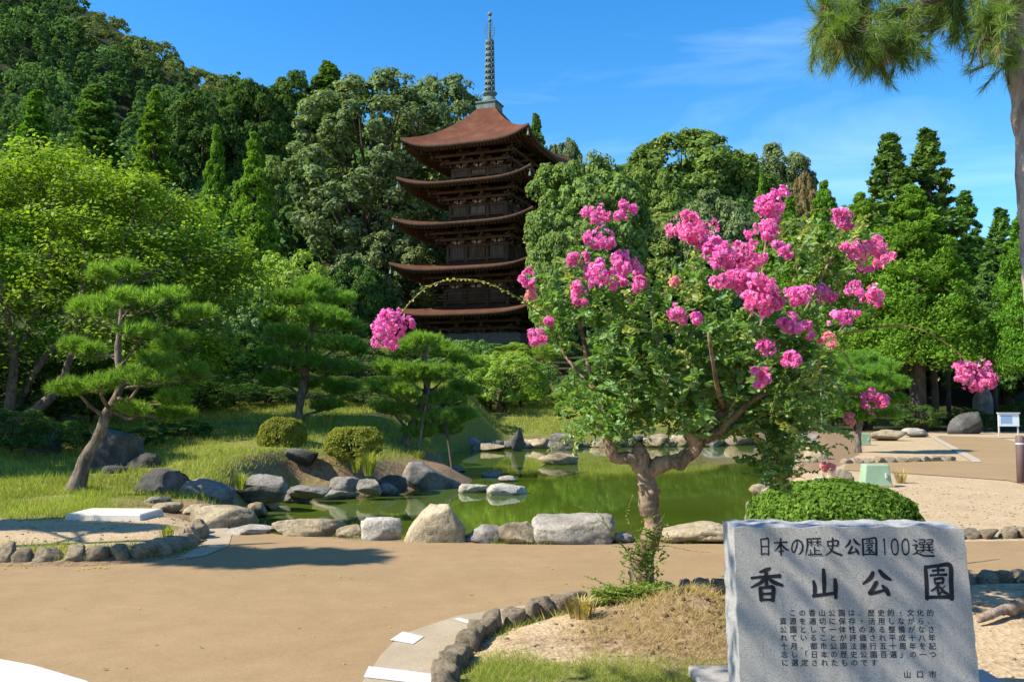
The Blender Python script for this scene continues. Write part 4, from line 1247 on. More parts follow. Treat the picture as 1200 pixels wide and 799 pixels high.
# pale slab lying in the left bed
b0 = g(92, 604, 0.1); b1 = g(171, 608, 0.1)
root = empty('stone_slab', ((b0.x + b1.x) / 2, (b0.y + b1.y) / 2, 0.09), 0, 'pale rectangular stone slab lying on the gravel of the left bed', 'slab')
m = MB(); m.box((0, 0.1, 0.02), ((b1.x - b0.x), 0.62, 0.11), -0.06, 0.96); o = m.build('slab', M['slab'] if 'slab' in M else M['base_stone'], root)
o.modifiers.new('bevel', 'BEVEL').width = 0.015
o.data.materials[0] = M['plaster']
# garden gate hut beside the pagoda terrace
b = at(651, 455, 56); gz = Hs(b.x, 56)
root = empty('wooden_gate', (b.x, 56, gz), 0.15, 'little brown wooden gate with bark roof beyond the far bank', 'gate')
hh = at(651, 432, 56).z - gz
for s in (-1, 1):
    m = MB(); m.box((s * 0.62, 0, hh * 0.45), (0.16, 0.16, hh * 0.9)); m.build('post', M['lattice'], root)
    m = MB(); m.box((s * 0.29, 0.02, hh * 0.4), (0.5, 0.06, hh * 0.76)); m.build('door', M['timber'], root)
m = MB(); m.box((0, 0, hh * 0.9), (1.7, 0.2, 0.16)); m.build('lintel', M['lattice'], root)
m = MB(); m.add([(-1.1, -0.7, hh * 0.95), (1.1, -0.7, hh * 0.95), (1.0, 0, hh * 1.2), (-1.0, 0, hh * 1.2), (-1.1, 0.7, hh * 0.95), (1.1, 0.7, hh * 0.95), (-1.1, -0.7, hh * .95 - .08), (1.1, -0.7, hh * .95 - .08), (1.1, .7, hh * .95 - .08), (-1.1, .7, hh * .95 - .08)],
             [(0, 1, 2, 3), (3, 2, 5, 4), (6, 7, 1, 0), (7, 8, 5, 2, 1), (9, 6, 0, 3, 4), (8, 9, 4, 5), (7, 6, 9, 8)]); m.build('roof', M['thatch_edge'], root)
# thin pale pole under the dark trees
b = at(1083.5, 448, 47); gz = Hs(b.x, 47)
root = empty('lamp_pole', (b.x, 47, gz), 0, 'thin pale lamp pole between the dark cedar trunks', 'lamp pole')
zz = at(1083, 415, 47).z - gz
m = MB(); m.lathe([(0.06, 0), (0.05, zz)], (0, 0, 0), 10); m.build('pole', M['sign_white'], root, True)
m = MB(); m.lathe([(0.05, zz), (0.16, zz + 0.05), (0.18, zz + 0.3), (0.05, zz + 0.4)], (0, 0, 0), 12); m.build('lamp', M['sign_white'], root, True)
# fallen branch right of the inscribed stone
m = MB(); a = [tuple(g(x, y, z)) + (r,) for x, y, z, r in ((1146, 728, 0.10, 0.012), (1158, 722, 0.12, 0.025), (1172, 715, 0.13, 0.03), (1184, 713, 0.13, 0.042), (1202, 706, 0.14, 0.045), (1240, 700, 0.14, 0.06))]
sp_ = smooth_path(a, 5); m.tube(sp_[:, :3], sp_[:, 3], 9, 0.3, 3)
o = m.build('log', M['bark_pine'], None, True); tag(o, 'weathered fallen branch lying right of the inscribed stone', 'log')
# ------------------------------------------------------------------ tree prototypes (shared meshes)
def fib(n, rng, jit=0.25):
    i = np.arange(n) + 0.5
    ph = np.arccos(1 - 2 * i / n); th = math.pi * (1 + 5 ** 0.5) * i
    p = np.stack([np.cos(th) * np.sin(ph), np.sin(th) * np.sin(ph), np.cos(ph)], axis=1)
    return unit(p + rng.normal(size=p.shape) * jit)
def clump_leaves(rng, centers, radii, outs, n, size, squash=0.8, spread=0.9, jitter=0.5, aspect=0.6):
    K = len(centers)
    c = np.repeat(centers, n, axis=0); r = np.repeat(radii, n); o = np.repeat(outs, n, axis=0)
    d = unit(ball(rng, K * n) + o * spread)
    rad = r * rng.uniform(0.55, 1.08, K * n)
    p = c + d * rad[:, None] * np.array([1, 1, squash])
    nn = d + np.array([0, 0, 0.25]) + rng.normal(size=d.shape) * jitter
    return leaf_quads(p, nn, size * rng.uniform(0.65, 1.3, K * n), aspect, None, 0.2, rng)
def limbs_mesh(name, H_, r0, ends, mat, rng, k=8, base_bend=0.3, fork=0.35):
    a = NP()
    bx, by = rng.normal(size=2) * base_bend * min(1.0, H_ / 14)
    tp = smooth_path([(0, 0, -0.3, r0 * 1.25), (bx * 0.3, by * 0.3, H_ * 0.2, r0), (bx, by, H_ * 0.5, r0 * 0.75), (bx * 0.6, by * 0.5, H_ * 0.8, r0 * 0.3), (bx * 0.4, by * 0.3, H_ * 0.96, r0 * 0.06)], 4)
    v, f = tube_np(tp[:, :3], tp[:, 3], k); a.add(v, f)
    for e in ends:
        zf = max(min(e[2] * fork, H_ * 0.8), H_ * 0.12)
        i = int(np.argmin(abs(tp[:, 2] - zf)))
        s = tp[i]; rl = s[3] * 0.5
        mid = (s[:3] + np.array(e)) / 2 + np.array([0, 0, -0.05 * H_ * rng.random()]) + rng.normal(size=3) * 0.02 * H_
        lp = smooth_path([tuple(s[:3]) + (rl,), tuple(mid) + (rl * 0.65,), tuple(e) + (rl * 0.2,)], 3)
        v, f = tube_np(lp[:, :3], lp[:, 3], 5); a.add(v, f)
    return a.mesh(name, mat, True)

def proto_broad(seed, H_=18.0, W_=15.0, nc=150, nl=300, leaf=0.22, low=0.15, lump=0.185):
    rng = np.random.default_rng(seed)
    d = fib(nc, rng, 0.22)
    d = d[d[:, 2] > -0.75]
    cz = H_ * (0.5 + low / 2); rz = H_ * (1 - low) / 2
    off = Vector(rng.uniform(-9, 9, 3))
    k = np.array([0.88 + 0.15 * mnoise.noise(Vector(q) * 1.4 + off) for q in d])
    inner = rng.random(len(d)) < 0.12
    k = np.where(inner, k * 0.6, k)
    rad = W_ / 2 * lump * rng.uniform(0.75, 1.45, len(d))
    cen = d * (k - lump * 0.75)[:, None] * np.array([W_ / 2, W_ / 2, rz]) * 1.05 + np.array([0, 0, cz])
    # second, smaller clumps on top of the first make the crown knobbly
    c2 = np.repeat(cen, 3, axis=0); r2 = np.repeat(rad, 3)
    dd = unit(ball(rng, len(c2)) + np.repeat(d, 3, axis=0) * 1.1 + np.array([0, 0, 0.35]))
    cc = np.concatenate([cen, c2 + dd * r2[:, None] * 0.72]); rr_ = np.concatenate([rad * 0.8, r2 * rng.uniform(0.38, 0.62, len(r2))]); oo = np.concatenate([d, dd])
    n = max(12, int(nl * len(cen) / len(cc) * 1.0))
    v, f = clump_leaves(rng, cc, rr_, unit(oo + np.array([0, 0, 0.4])), n, leaf, 0.82, 0.95, 0.38)
    ends = [tuple(c) for c in cen[rng.permutation(len(cen))[:22]]]
    return limbs_mesh('trunk', H_, H_ * 0.021, ends, M['bark_dark'], rng), np_mesh('crown', v, f, M['leaf_camphor']), H_, W_

def proto_cedar(seed, H_=18.0, W_=6.5, nc=330, nl=66, leaf=0.17, low=0.08, power=0.72, tip=1.0):
    rng = np.random.default_rng(seed)
    t = np.sort(rng.beta(0.95, 1.25, nc)) * (1 - low) + low
    an = np.arange(nc) * 2.399 + rng.normal(size=nc) * 0.5
    env = W_ / 2 * np.clip(((1 - t) / (1 - low)), 0, 1) ** power
    env *= 0.42 + 0.68 * rng.random(nc) ** 0.8
    rad = np.clip(env * 0.3, 0.24, 0.8) * rng.uniform(0.75, 1.3, nc)
    rr_ = np.maximum(env - rad * 0.7, 0)
    o = np.stack([np.cos(an), np.sin(an), np.full(nc, 0.35)], axis=1)
    cen = np.stack([np.cos(an) * rr_, np.sin(an) * rr_, t * H_ - 0.2 * rr_], axis=1)
    cen[:, 2] = np.minimum(cen[:, 2], H_ - rad * 0.9)
    # leading tip
    k = 7
    tc = np.stack([rng.normal(size=k) * 0.08, rng.normal(size=k) * 0.08, H_ - np.linspace(0.1, 2.2, k) * tip], axis=1)
    cen = np.concatenate([cen, tc]); rad = np.concatenate([rad, np.linspace(0.16, 0.6, k)]); o = np.concatenate([o, np.tile([[0, 0, 1.0]], (k, 1))])
    K = len(cen)
    # fine tufts pointing out and up
    c = np.repeat(cen, nl, axis=0); r = np.repeat(rad, nl); oo = np.repeat(unit(o), nl, axis=0)
    d = unit(ball(rng, K * nl) + oo * 0.8)
    p = c + d * (r * rng.uniform(0.5, 1.1, K * nl))[:, None] * np.array([1, 1, 0.85])
    td = unit(d + np.array([0, 0, 0.7]) + rng.normal(size=d.shape) * 0.35)
    nn = unit(d + rng.normal(size=d.shape) * 0.7)
    v, f = leaf_quads(p, nn, leaf * rng.uniform(0.7, 1.35, K * nl), 0.42, td, 0.12, rng)
    ends = [tuple(q) for q in cen[:nc][rng.permutation(nc)[:24]]]
    return limbs_mesh('trunk', H_, 0.3, ends, M['bark_dark'], rng, 8, 0.06, 0.97), np_mesh('crown', v, f, M['leaf_cedar']), H_, W_

PR = {
    'broad1': proto_broad(11), 'broad2': proto_broad(12, nc=170, nl=270, lump=0.17), 'broad3': proto_broad(13, 12.0, 14.0, 130, 300, 0.21, 0.1, 0.2),
    'tall': proto_broad(16, 27.0, 15.0, 200, 240, 0.22, 0.12, 0.185),
    'shrub': proto_broad(14, 3.0, 3.4, 70, 200, 0.055, 0.02, 0.23),
    'cedar1': proto_cedar(21, W_=5.2), 'cedar2': proto_cedar(22, W_=4.4, nc=300, power=0.6), 'sugi': proto_cedar(23, 14.0, 5.2, 330, 70, 0.17, 0.03, 0.6), 'sugi_high': proto_cedar(24, 14.0, 5.4, 360, 140, 0.095, 0.3, 0.6),
}
CROWNS = {}
def place(kind, px, pyt, Y, wpx, label, mat=None, name='tree', cat='tree', group=None, base=None, rot=None, sink=0.0):
    tr, cr, H0, W0 = PR[kind]
    p = at(px, pyt, Y)
    zb = Hs(p.x, Y) if base is None else base
    zb -= sink
    hs = max(p.z - zb, 0.4) / H0; ws = wpx / FPX * Y / W0
    root = empty(name, (p.x, Y, zb), rot if rot is not None else random.Random(int(px * 7 + pyt)).uniform(0, 6.28), label, cat, group)
    root.scale = (ws, ws, hs)
    link('trunk', tr, root)
    o = link('crown', cr, root)
    if mat:
        o.material_slots[0].link = 'OBJECT'; o.material_slots[0].material = M[mat]
    return root
T = place
# left hillside
T('cedar1', 42, 108, 92, 115, 'broad bright green cedar above the left edge of the maple', 'leaf_sugi', 'cedar_tree')
T('cedar1', 182, 108, 96, 100, 'pale green pointed cedar rising above the middle of the maple', 'leaf_sugi', 'cedar_tree')
T('cedar2', 112, 100, 104, 130, 'dark cedar between the two bright cedars on the left slope', 'leaf_cedar', 'cedar_tree')
T('broad2', 238, 108, 110, 125, 'broad dark tree below the end of the mountain ridge', 'leaf_dark', 'broadleaf_tree')
T('sugi', 254, 148, 74, 60, 'slim bright conifer left of the bright sugi tree', 'leaf_sugi', 'cedar_tree')
T('sugi', 299, 158, 64, 92, 'bright green sugi tree left of the large grey green tree', 'leaf_sugi', 'cedar_tree')
T('sugi', 268, 252, 60, 60, 'shorter green sugi in front of the bright sugi tree', 'leaf_cedar', 'cedar_tree')
T('sugi', 334, 330, 58, 60, 'small dark conifer at the foot of the large grey green tree', 'leaf_dark', 'cedar_tree')
T('broad1', 300, 96, 112, 110, 'dark leafy tree on the skyline left of the pine tops', 'leaf_dark')
T('broad2', 347, 84, 116, 100, 'dark tree top on the skyline left of the large grey green tree', 'leaf_dark', 'broadleaf_tree')
T('cedar2', 385, 74, 118, 120, 'conifer top just behind the crown of the large grey green tree', 'leaf_cedar', 'cedar_tree')
T('broad2', 318, 182, 96, 80, 'yellow green tree between the sugi and the large grey green tree', 'leaf_camphor')
T('tall', 436, 74, 88, 205, 'largest grey green broadleaf tree left of the pagoda', 'leaf_grey', 'broadleaf_tree')
T('tall', 512, 74, 100, 130, 'round dark broadleaf tree touching the top roof of the pagoda', 'leaf_grey', 'broadleaf_tree')
T('broad3', 455, 272, 84, 132, 'grey green tree beside the middle storeys of the pagoda', 'leaf_grey', 'broadleaf_tree')
T('broad3', 535, 240, 92, 90, 'green tree seen between the pagoda roofs', 'leaf_camphor', 'broadleaf_tree')
T('broad3', 420, 310, 66, 90, 'dark tree at the left foot of the pagoda', 'leaf_dark', 'broadleaf_tree')
T('shrub', 338, 300, 52, 128, 'yellow green leafy tree above the pond side pine', 'leaf_yellow')
T('broad3', 282, 345, 44, 100, 'dull green tree behind the left end of the bank', 'leaf_shrub', 'broadleaf_tree')
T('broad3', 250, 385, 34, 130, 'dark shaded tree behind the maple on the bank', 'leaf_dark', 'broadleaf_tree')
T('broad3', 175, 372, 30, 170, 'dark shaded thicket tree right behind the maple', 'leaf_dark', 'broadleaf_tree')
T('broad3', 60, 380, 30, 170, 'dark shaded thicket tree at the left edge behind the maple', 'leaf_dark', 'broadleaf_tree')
T('shrub', 410, 395, 40, 110, 'dark green shrub behind the pond side pine', 'leaf_dark', 'shrub', 'shrub')
T('shrub', 312, 410, 38, 110, 'dark green shrub left of the pond side pine', 'leaf_dark', 'shrub', 'shrub')
# right of the pagoda
T('cedar2', 628, 134, 98, 56, 'thin dark conifer behind the right corner of the top roof', 'leaf_cedar', 'cedar_tree')
T('broad2', 664, 160, 98, 62, 'sparse dull tree right of the top roof', 'leaf_grey')
T('broad1', 688, 180, 66, 150, 'bright camphor tree right of the pagoda', 'leaf_camphor', 'broadleaf_tree')
T('broad3', 655, 268, 63, 80, 'green tree under the bright camphor beside the pagoda', 'leaf_camphor', 'broadleaf_tree')
T('broad3', 800, 164, 112, 200, 'olive domed tree on the skyline behind the crape myrtle', 'leaf_olive', 'broadleaf_tree')
T('broad3', 752, 200, 96, 130, 'dull green tree between the camphor and the olive dome', 'leaf_olive', 'broadleaf_tree')
T('broad2', 868, 192, 112, 110, 'dark olive tree at the right shoulder of the olive dome', 'leaf_olive', 'broadleaf_tree')
T('broad3', 838, 232, 84, 120, 'grey green tree under the olive dome', 'leaf_grey', 'broadleaf_tree')
T('broad3', 770, 250, 90, 150, 'green tree low behind the middle of the crape myrtle', 'leaf_camphor', 'broadleaf_tree')
T('broad3', 905, 178, 120, 100, 'grey green tree on the skyline left of the brown topped tree', 'leaf_grey', 'broadleaf_tree')
T('broad2', 942, 200, 100, 40, 'small brown topped tree on the right skyline', 'leaf_brown')
T('cedar2', 893, 204, 70, 44, 'slim bright cypress at the left of the right hand conifers', 'leaf_sugi', 'cedar_tree')
T('cedar2', 925, 228, 66, 60, 'low bright cypress behind the top flowers', 'leaf_sugi', 'cedar_tree')
T('sugi_high', 965, 213, 50, 90, 'bright rounded cypress left of the twin tall cedars', 'leaf_sugi', 'cedar_tree')
T('cedar1', 1042, 157, 60, 150, 'left of the twin tall cedars on the right', 'leaf_cedar', 'cedar_tree')
T('cedar1', 1086, 153, 62, 150, 'right of the twin tall cedars on the right', 'leaf_cedar', 'cedar_tree')
T('sugi_high', 1008, 226, 45, 112, 'bright sugi in front of the left tall cedar', 'leaf_sugi', 'cedar_tree')
T('sugi_high', 1068, 218, 43, 160, 'bright sugi in front of the twin tall cedars', 'leaf_sugi', 'cedar_tree')
T('cedar2', 1130, 224, 76, 82, 'dark conifer right of the twin tall cedars', 'leaf_cedar', 'cedar_tree')
T('cedar1', 1172, 245, 58, 105, 'dark cedar left of the big pine trunk', 'leaf_cedar', 'cedar_tree')
T('sugi_high', 1200, 240, 41, 100, 'cedar at the right edge behind the pine trunk', 'leaf_sugi', 'cedar_tree')
T('broad3', 1150, 330, 56, 130, 'dark broadleaf tree low under the right hand cedars', 'leaf_dark', 'broadleaf_tree')
T('broad3', 1215, 345, 54, 120, 'dark broadleaf tree low at the right edge', 'leaf_dark', 'broadleaf_tree')
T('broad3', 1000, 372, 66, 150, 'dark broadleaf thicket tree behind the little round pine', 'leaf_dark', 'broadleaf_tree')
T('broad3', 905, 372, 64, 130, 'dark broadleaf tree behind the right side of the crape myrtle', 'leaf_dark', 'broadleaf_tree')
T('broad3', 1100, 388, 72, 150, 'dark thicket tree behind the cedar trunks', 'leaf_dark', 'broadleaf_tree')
# bare trunks of tall cedars standing in the shade on the right
for k, (px, py, Y, w) in enumerate(((1070, 488, 46, 9), (1096, 492, 44, 11), (1112, 488, 48, 7), (1148, 490, 50, 9), (1166, 490, 47, 8))):
    b = at(px, py, Y); gz = Hs(b.x, Y)
    hgt = at(px, 372 - 8 * (k % 3), Y).z - gz
    m = MB(); r = w * 0.75 / 2 / FPX * Y
    m.tube([(0, 0, -0.3), (0.03, 0, hgt * 0.3), (-0.05, 0.02, hgt * 0.7), (0, 0, hgt)], [r * 1.2, r, r * 0.85, r * 0.6], 8, 0.15, k)
    lab = ['slim dark cedar trunk behind the little round pine', 'thickest dark cedar trunk right of the little round pine', 'thin dark cedar trunk just right of the thickest one', 'dark cedar trunk behind the leaning grey slab', 'dark cedar trunk left of the notice board'][k]
    root = empty('cedar_tree', (b.x, Y, gz), 0, lab, 'tree', 'shaded cedars on the right')
    m.build('trunk', M['bark_dark'], root, True)
    o = link('crown', PR['broad3'][1], root, (0, 0, hgt - 2.6), (0, 0, k), (0.2, 0.2, 0.24))
    o.material_slots[0].link = 'OBJECT'; o.material_slots[0].material = M['leaf_cedar']
# shrubs on the far bank
SH = [(548, 398, 46, 70, 'leaf_shrub', 'green shrub before the lowest roof, behind the propped pine'), (595, 412, 44, 76, 'leaf_yellow', 'yellow green shrub below the lowest pagoda roof'), (628, 424, 46, 60, 'leaf_shrub', 'green shrub left of the wooden gate'),
      (672, 446, 42, 50, 'leaf_azalea', 'rounded light green shrub right of the wooden gate'), (700, 420, 48, 70, 'leaf_shrub', 'green shrub behind the left of the crape myrtle'), (735, 440, 44, 60, 'leaf_dark', 'dark shrub behind the crape myrtle fork'),
      (790, 440, 46, 90, 'leaf_dark', 'dark shrub behind the crown of the crape myrtle'), (850, 446, 45, 90, 'leaf_dark', 'dark shrub at the right end of the far bank'), (560, 430, 42, 60, 'leaf_shrub', 'leafy green shrub on the bank under the pagoda'),
      (520, 440, 38, 60, 'leaf_shrub', 'green shrub right of the propped pine trunk'), (540, 470, 36, 50, 'leaf_shrub', 'low green shrub on the far bank slope'), (455, 440, 36, 70, 'leaf_dark', 'dark shrub between the two garden pines'),
      (930, 448, 46, 80, 'leaf_dark', 'dark shrub below the small white sign'), (1000, 462, 44, 80, 'leaf_dark', 'dark shrub behind the trunk of the little round pine'), (1075, 474, 42, 60, 'leaf_dark', 'low dark shrub beside the flat white stone'),
      (1130, 478, 44, 46, 'leaf_dark', 'low dark shrub in front of the leaning grey slab'), (1165, 484, 43, 30, 'leaf_dark', 'dark low shrub left of the notice board'), (1205, 470, 44, 60, 'leaf_dark', 'dark shrub behind the notice board'),
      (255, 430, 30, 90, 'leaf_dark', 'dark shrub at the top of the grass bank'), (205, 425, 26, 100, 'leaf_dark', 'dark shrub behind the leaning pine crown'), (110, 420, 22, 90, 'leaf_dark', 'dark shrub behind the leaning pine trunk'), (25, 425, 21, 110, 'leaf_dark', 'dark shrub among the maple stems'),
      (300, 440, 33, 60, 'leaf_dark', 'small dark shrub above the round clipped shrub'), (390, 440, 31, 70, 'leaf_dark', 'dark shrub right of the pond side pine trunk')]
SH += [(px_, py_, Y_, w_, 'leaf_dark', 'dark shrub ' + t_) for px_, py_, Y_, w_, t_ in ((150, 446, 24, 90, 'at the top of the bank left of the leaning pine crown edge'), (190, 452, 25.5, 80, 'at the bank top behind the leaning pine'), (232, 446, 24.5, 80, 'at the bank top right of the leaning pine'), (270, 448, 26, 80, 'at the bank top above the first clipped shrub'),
      (312, 452, 27, 70, 'just left of the pond side pine foot'), (345, 458, 28, 70, 'right behind the pond side pine foot'), (425, 452, 27, 80, 'above the wider clipped shrub'), (462, 462, 25.5, 60, 'behind the foot of the propped pine'), (70, 440, 22, 110, 'between the maple stems and the leaning pine'), (62, 492, 17.2, 80, 'added as shade beside the tall dark rock under the maple'), (152, 500, 17.8, 80, 'added as shade right behind the big black rock face'), (205, 492, 19.5, 80, 'added as shade on the slope right of the black rock face'), (15, 478, 17, 80, 'added as shade at the left edge under the maple'))]  # dark shrubs round the black rock are added in place of shade
SH += [(px_, py_, Y_, w_, m_, t_) for px_, py_, Y_, w_, m_, t_ in ((525, 402, 58, 90, 'leaf_shrub', 'green shrub hiding the left of the pagoda platform'), (572, 404, 60, 90, 'leaf_shrub', 'green shrub hiding the middle of the pagoda platform'), (618, 402, 60, 80, 'leaf_yellow', 'yellow green shrub at the right of the pagoda platform'), (480, 400, 56, 80, 'leaf_dark', 'dark shrub left of the pagoda platform'),
      (655, 400, 64, 60, 'leaf_camphor', 'light shrub behind the wooden gate'), (610, 440, 43, 60, 'leaf_yellow', 'low yellow green shrub left below the gate'), (500, 420, 44, 70, 'leaf_shrub', 'shrub behind the propped pine crown'), (575, 448, 41, 60, 'leaf_shrub', 'low shrub behind the small maple'))]
for px, py, Y, w, mt, lab in SH:
    T('shrub', px, py, Y, w, lab, mt, 'shrub', 'shrub')
m = MB()

# ------------------------------------------------------------------ wooded mountainside: one mass of far trees
def far_wood():
    rng = np.random.default_rng(77)
    def lowpoly(kind, seed):
        r = np.random.default_rng(seed)
        if kind == 'c':
            nc = 40; t = np.sort(r.beta(1, 1.4, nc)) * 0.95 + 0.05
            an = np.arange(nc) * 2.399
            env = 0.5 * (1 - t) ** 0.7 * r.uniform(0.7, 1.15, nc)
            cen = np.stack([np.cos(an) * env * 0.75, np.sin(an) * env * 0.75, t], axis=1); rad = np.clip(env * 0.5, 0.085, 0.2)
            o = np.stack([np.cos(an), np.sin(an), np.full(nc, 0.6)], axis=1); n = 18; sq = 0.45
        else:
            nc = 40; d = fib(nc, r, 0.3); d = d[d[:, 2] > -0.5]
            cen = d * np.array([0.38, 0.38, 0.33]) + np.array([0, 0, 0.62]); rad = r.uniform(0.1, 0.18, len(d)); o = d + np.array([0, 0, 0.5]); n = 21; sq = 0.6
        return cen, rad, unit(o), n, sq
    protos = {'c': [lowpoly('c', 300 + k) for k in range(3)], 'b': [lowpoly('b', 320 + k) for k in range(3)]}
    A = NP(); Bc = NP()
    cnt = 0
    y = 92.0
    while y < 330:
        st = 5.2 + (y - 92) * 0.008
        for x in np.arange(-330, 130, st):
            xx = x + rng.uniform(-.45, .45) * st; yy = y + rng.uniform(-.45, .45) * st
            z = Hs(xx, yy)
            ht = rng.uniform(9, 14.5) + (2 if xx > -20 else 0)
            px, py = project(xx, yy, z + ht)
            if px < -40 or px > 1240 or py < -90 or py > 330: continue
            if xx > -25 and yy > 215: continue
            if py < np.interp(px, [-40, 0, 120, 250, 330, 400, 520, 560, 640, 680, 740, 800, 870, 950, 1000, 1100, 1240], [-90, -60, 8, 78, 84, 80, 88, 128, 160, 182, 192, 176, 190, 212, 232, 262, 262]): continue
            if yy < 100 and abs(xx - PX) < 16: continue
            sky_ = np.interp(px, [-40, 0, 120, 250, 330], [-90, -60, 8, 78, 84])
            crest = (150 > yy * 0 + 0 and px > 95 and px < 262 and py < sky_ + 26 and yy > 150 and rng.random() < 0.85)
            k = 'b' if (crest or rng.random() < 0.3 or xx > 0) else 'c'
            cen, rad, o, n, sq = protos[k][rng.integers(3)]
            wd = ht * (rng.uniform(0.44, 0.6) if k == 'c' else rng.uniform(0.68, 0.95))
            if k == 'b': ht *= 0.85
            S = np.array([wd, wd, ht]); a = rng.uniform(0, 6.28); ca_, sa_ = math.cos(a), math.sin(a)
            R = np.array([[ca_, -sa_, 0], [sa_, ca_, 0], [0, 0, 1]])
            cc = (cen @ R.T) * S + np.array([xx, yy, z]); rd = rad * wd * 1.05; oo = o @ R.T
            vis = oo[:, 1] < 0.45          # far sides of the crowns are thinned out
            v, f = clump_leaves(rng, cc[vis], rd[vis], oo[vis], n, 0.33 + (yy - 92) * 0.0010, 0.8, 0.9, 0.5, 0.62)
            (Bc if crest else A).add(v, f)
            cnt += 1
        y += st * 0.95
    o = link('wooded_mountain', A.mesh('wooded_mountain', M['forest']))
    tag(o, 'dark green wood covering the mountain and the hill behind the pagoda', 'forest', kind='stuff')
    o = link('wooded_ridge', Bc.mesh('wooded_ridge', M['forest_crest']))
    tag(o, 'paler yellowish woodland along the crest of the mountain ridge', 'forest', kind='stuff')
    print('far trees', cnt, (A.n + Bc.n) // 2)
far_wood()

# ------------------------------------------------------------------ pines
def needles(rng, c, d, n, length, width, spread=0.75):
    """tufts: centres, axes; n needles each"""
    K = len(c)
    cc = np.repeat(c, n, axis=0); ax = np.repeat(unit(d), n, axis=0)
    dd = unit(ax + rng.normal(size=ax.shape) * spread)
    L = length * rng.uniform(0.7, 1.15, K * n)
    side = unit(np.cross(dd, rng.normal(size=dd.shape)))
    base = cc + ax * (rng.uniform(-0.35, 0.35, K * n) * length)[:, None]
    v = np.empty((K * n, 3, 3))
    v[:, 0] = base - side * width / 2; v[:, 1] = base + side * width / 2; v[:, 2] = base + dd * L[:, None]
    return v.reshape(-1, 3), np.arange(K * n * 3, dtype=np.int32).reshape(-1, 3)
def pine(name, label, trunk_px, Y, pads, mat='needle', base_z=None, tufts=70, nn=22, length=0.13, width=0.011, group=None, bark='bark_grey', seed=1, thick=0.35):
    """trunk_px: (px, py, dY, diameter px) from the ground up; pads: (px, py, rx px, ry px, dY)"""
    rng = np.random.default_rng(seed)
    p0 = trunk_px[0]
    b = at(p0[0], p0[1], Y + p0[2])
    b.z = Hs(b.x, b.y) - 0.03 if base_z is None else base_z
    root = empty(name, b, 0, label, 'tree', group)
    tp = [(0, 0, -0.1, p0[3] / 2 / FPX * Y * 1.2)]
    for px, py, dy, w in trunk_px[1:]:
        q = at(px, py, Y + dy); tp.append((q.x - b.x, q.y - b.y, q.z - b.z, w / 2 / FPX * Y))
    sp = smooth_path(tp, 7)
    m = MB(); m.tube(sp[:, :3], sp[:, 3], 10, 0.22, seed)
    tr = m.build('trunk', M[bark], root, True)
    A = NP(); bm_ = MB()
    for px, py, rx, ry, dy in pads:
        q = at(px, py, Y + dy); c = np.array((q.x - b.x, q.y - b.y, q.z - b.z))
        R_ = np.array([rx / FPX * Y * 1.1, rx / FPX * Y * 0.9, ry / FPX * Y * 1.4])
        nt_ = int(tufts * max(0.5, (R_[0] / 0.5) ** 1.3) * 1.5)
        # several little cushions make up a pad
        nk = max(4, int(6 * R_[0] / 0.5))
        kc = ball(rng, nk) * np.array([0.62, 0.62, 0.35]) * rng.uniform(0.3, 1.0, nk)[:, None] ** 0.5
        which = rng.integers(0, nk, nt_)
        dd = ball(rng, nt_); dd[:, 2] = np.abs(dd[:, 2]) * rng.choice([1, 1, 1, -0.35], nt_)
        loc = kc[which] + dd * np.array([0.42, 0.42, 0.62]) * rng.uniform(0.7, 1.0, nt_)[:, None]
        cen = c + loc * R_
        ax = dd * np.array([0.8, 0.8, 0.5]) + np.array([0, 0, 0.75])
        v, f = needles(rng, cen, ax, nn, length, width, 0.6)
        A.add(v, f)
        i = int(np.argmin(np.linalg.norm(sp[:, :3] - (c - np.array([0, 0, R_[2] * 1.3])), axis=1)))
        s = sp[i]; mid = (s[:3] + c) / 2 + np.array([0, 0, -0.25 * R_[2]]) + rng.normal(size=3) * 0.06
        rl = max(min(s[3] * 0.45, 0.05), 0.016)
        lp = smooth_path([tuple(s[:3]) + (rl,), tuple(mid) + (rl * 0.8,), (c[0], c[1], c[2] - R_[2] * 0.3, rl * 0.5)], 4)
        bm_.tube(lp[:, :3], lp[:, 3], 6, 0.2, seed)
        for a in range(5):
            e = c + np.append(rng.normal(size=2) * R_[:2] * 0.5, R_[2] * 0.05)
            bm_.tube([lp[-1, :3], (lp[-1, :3] + e) / 2 + np.array([0, 0, -.02]), e], [rl * .45, rl * .3, rl * .12], 4)
    bm_.build('branches', M[bark], root, True)
    o = link('needles', A.mesh('needles', M[mat]), root)
    return root
pine('leaning_pine', 'pine with leaning pale trunk on the left bank under the maple',
     [(84, 566, 0, 20), (100, 540, 0, 16), (116, 510, 0, 13), (124, 488, 0, 12), (140, 455, 0.1, 10), (138, 410, 0.2, 8), (142, 370, 0.2, 6), (140, 330, 0.3, 4)], 13.0,
     [(92, 455, 34, 13, -0.3), (120, 452, 20, 10, -0.6), (165, 445, 34, 12, -0.4), (205, 470, 30, 9, 0.2), (232, 440, 28, 9, 0.3), (102, 360, 18, 13, -0.3), (128, 366, 20, 14, -0.5), (160, 350, 34, 12, -0.2), (165, 392, 30, 11, -0.4), (196, 348, 22, 10, 0.2),
      (120, 322, 26, 10, 0.2), (155, 318, 26, 10, 0.5), (205, 405, 34, 12, 0.4), (85, 405, 28, 10, 0.3), (110, 415, 26, 10, 0.3), (160, 482, 22, 8, 0.0), (182, 425, 34, 11, 0.0), (225, 370, 30, 10, 0.6), (195, 488, 34, 8, 0.5)],
     'needle', tufts=90, nn=26, length=0.12, width=0.010, seed=3)
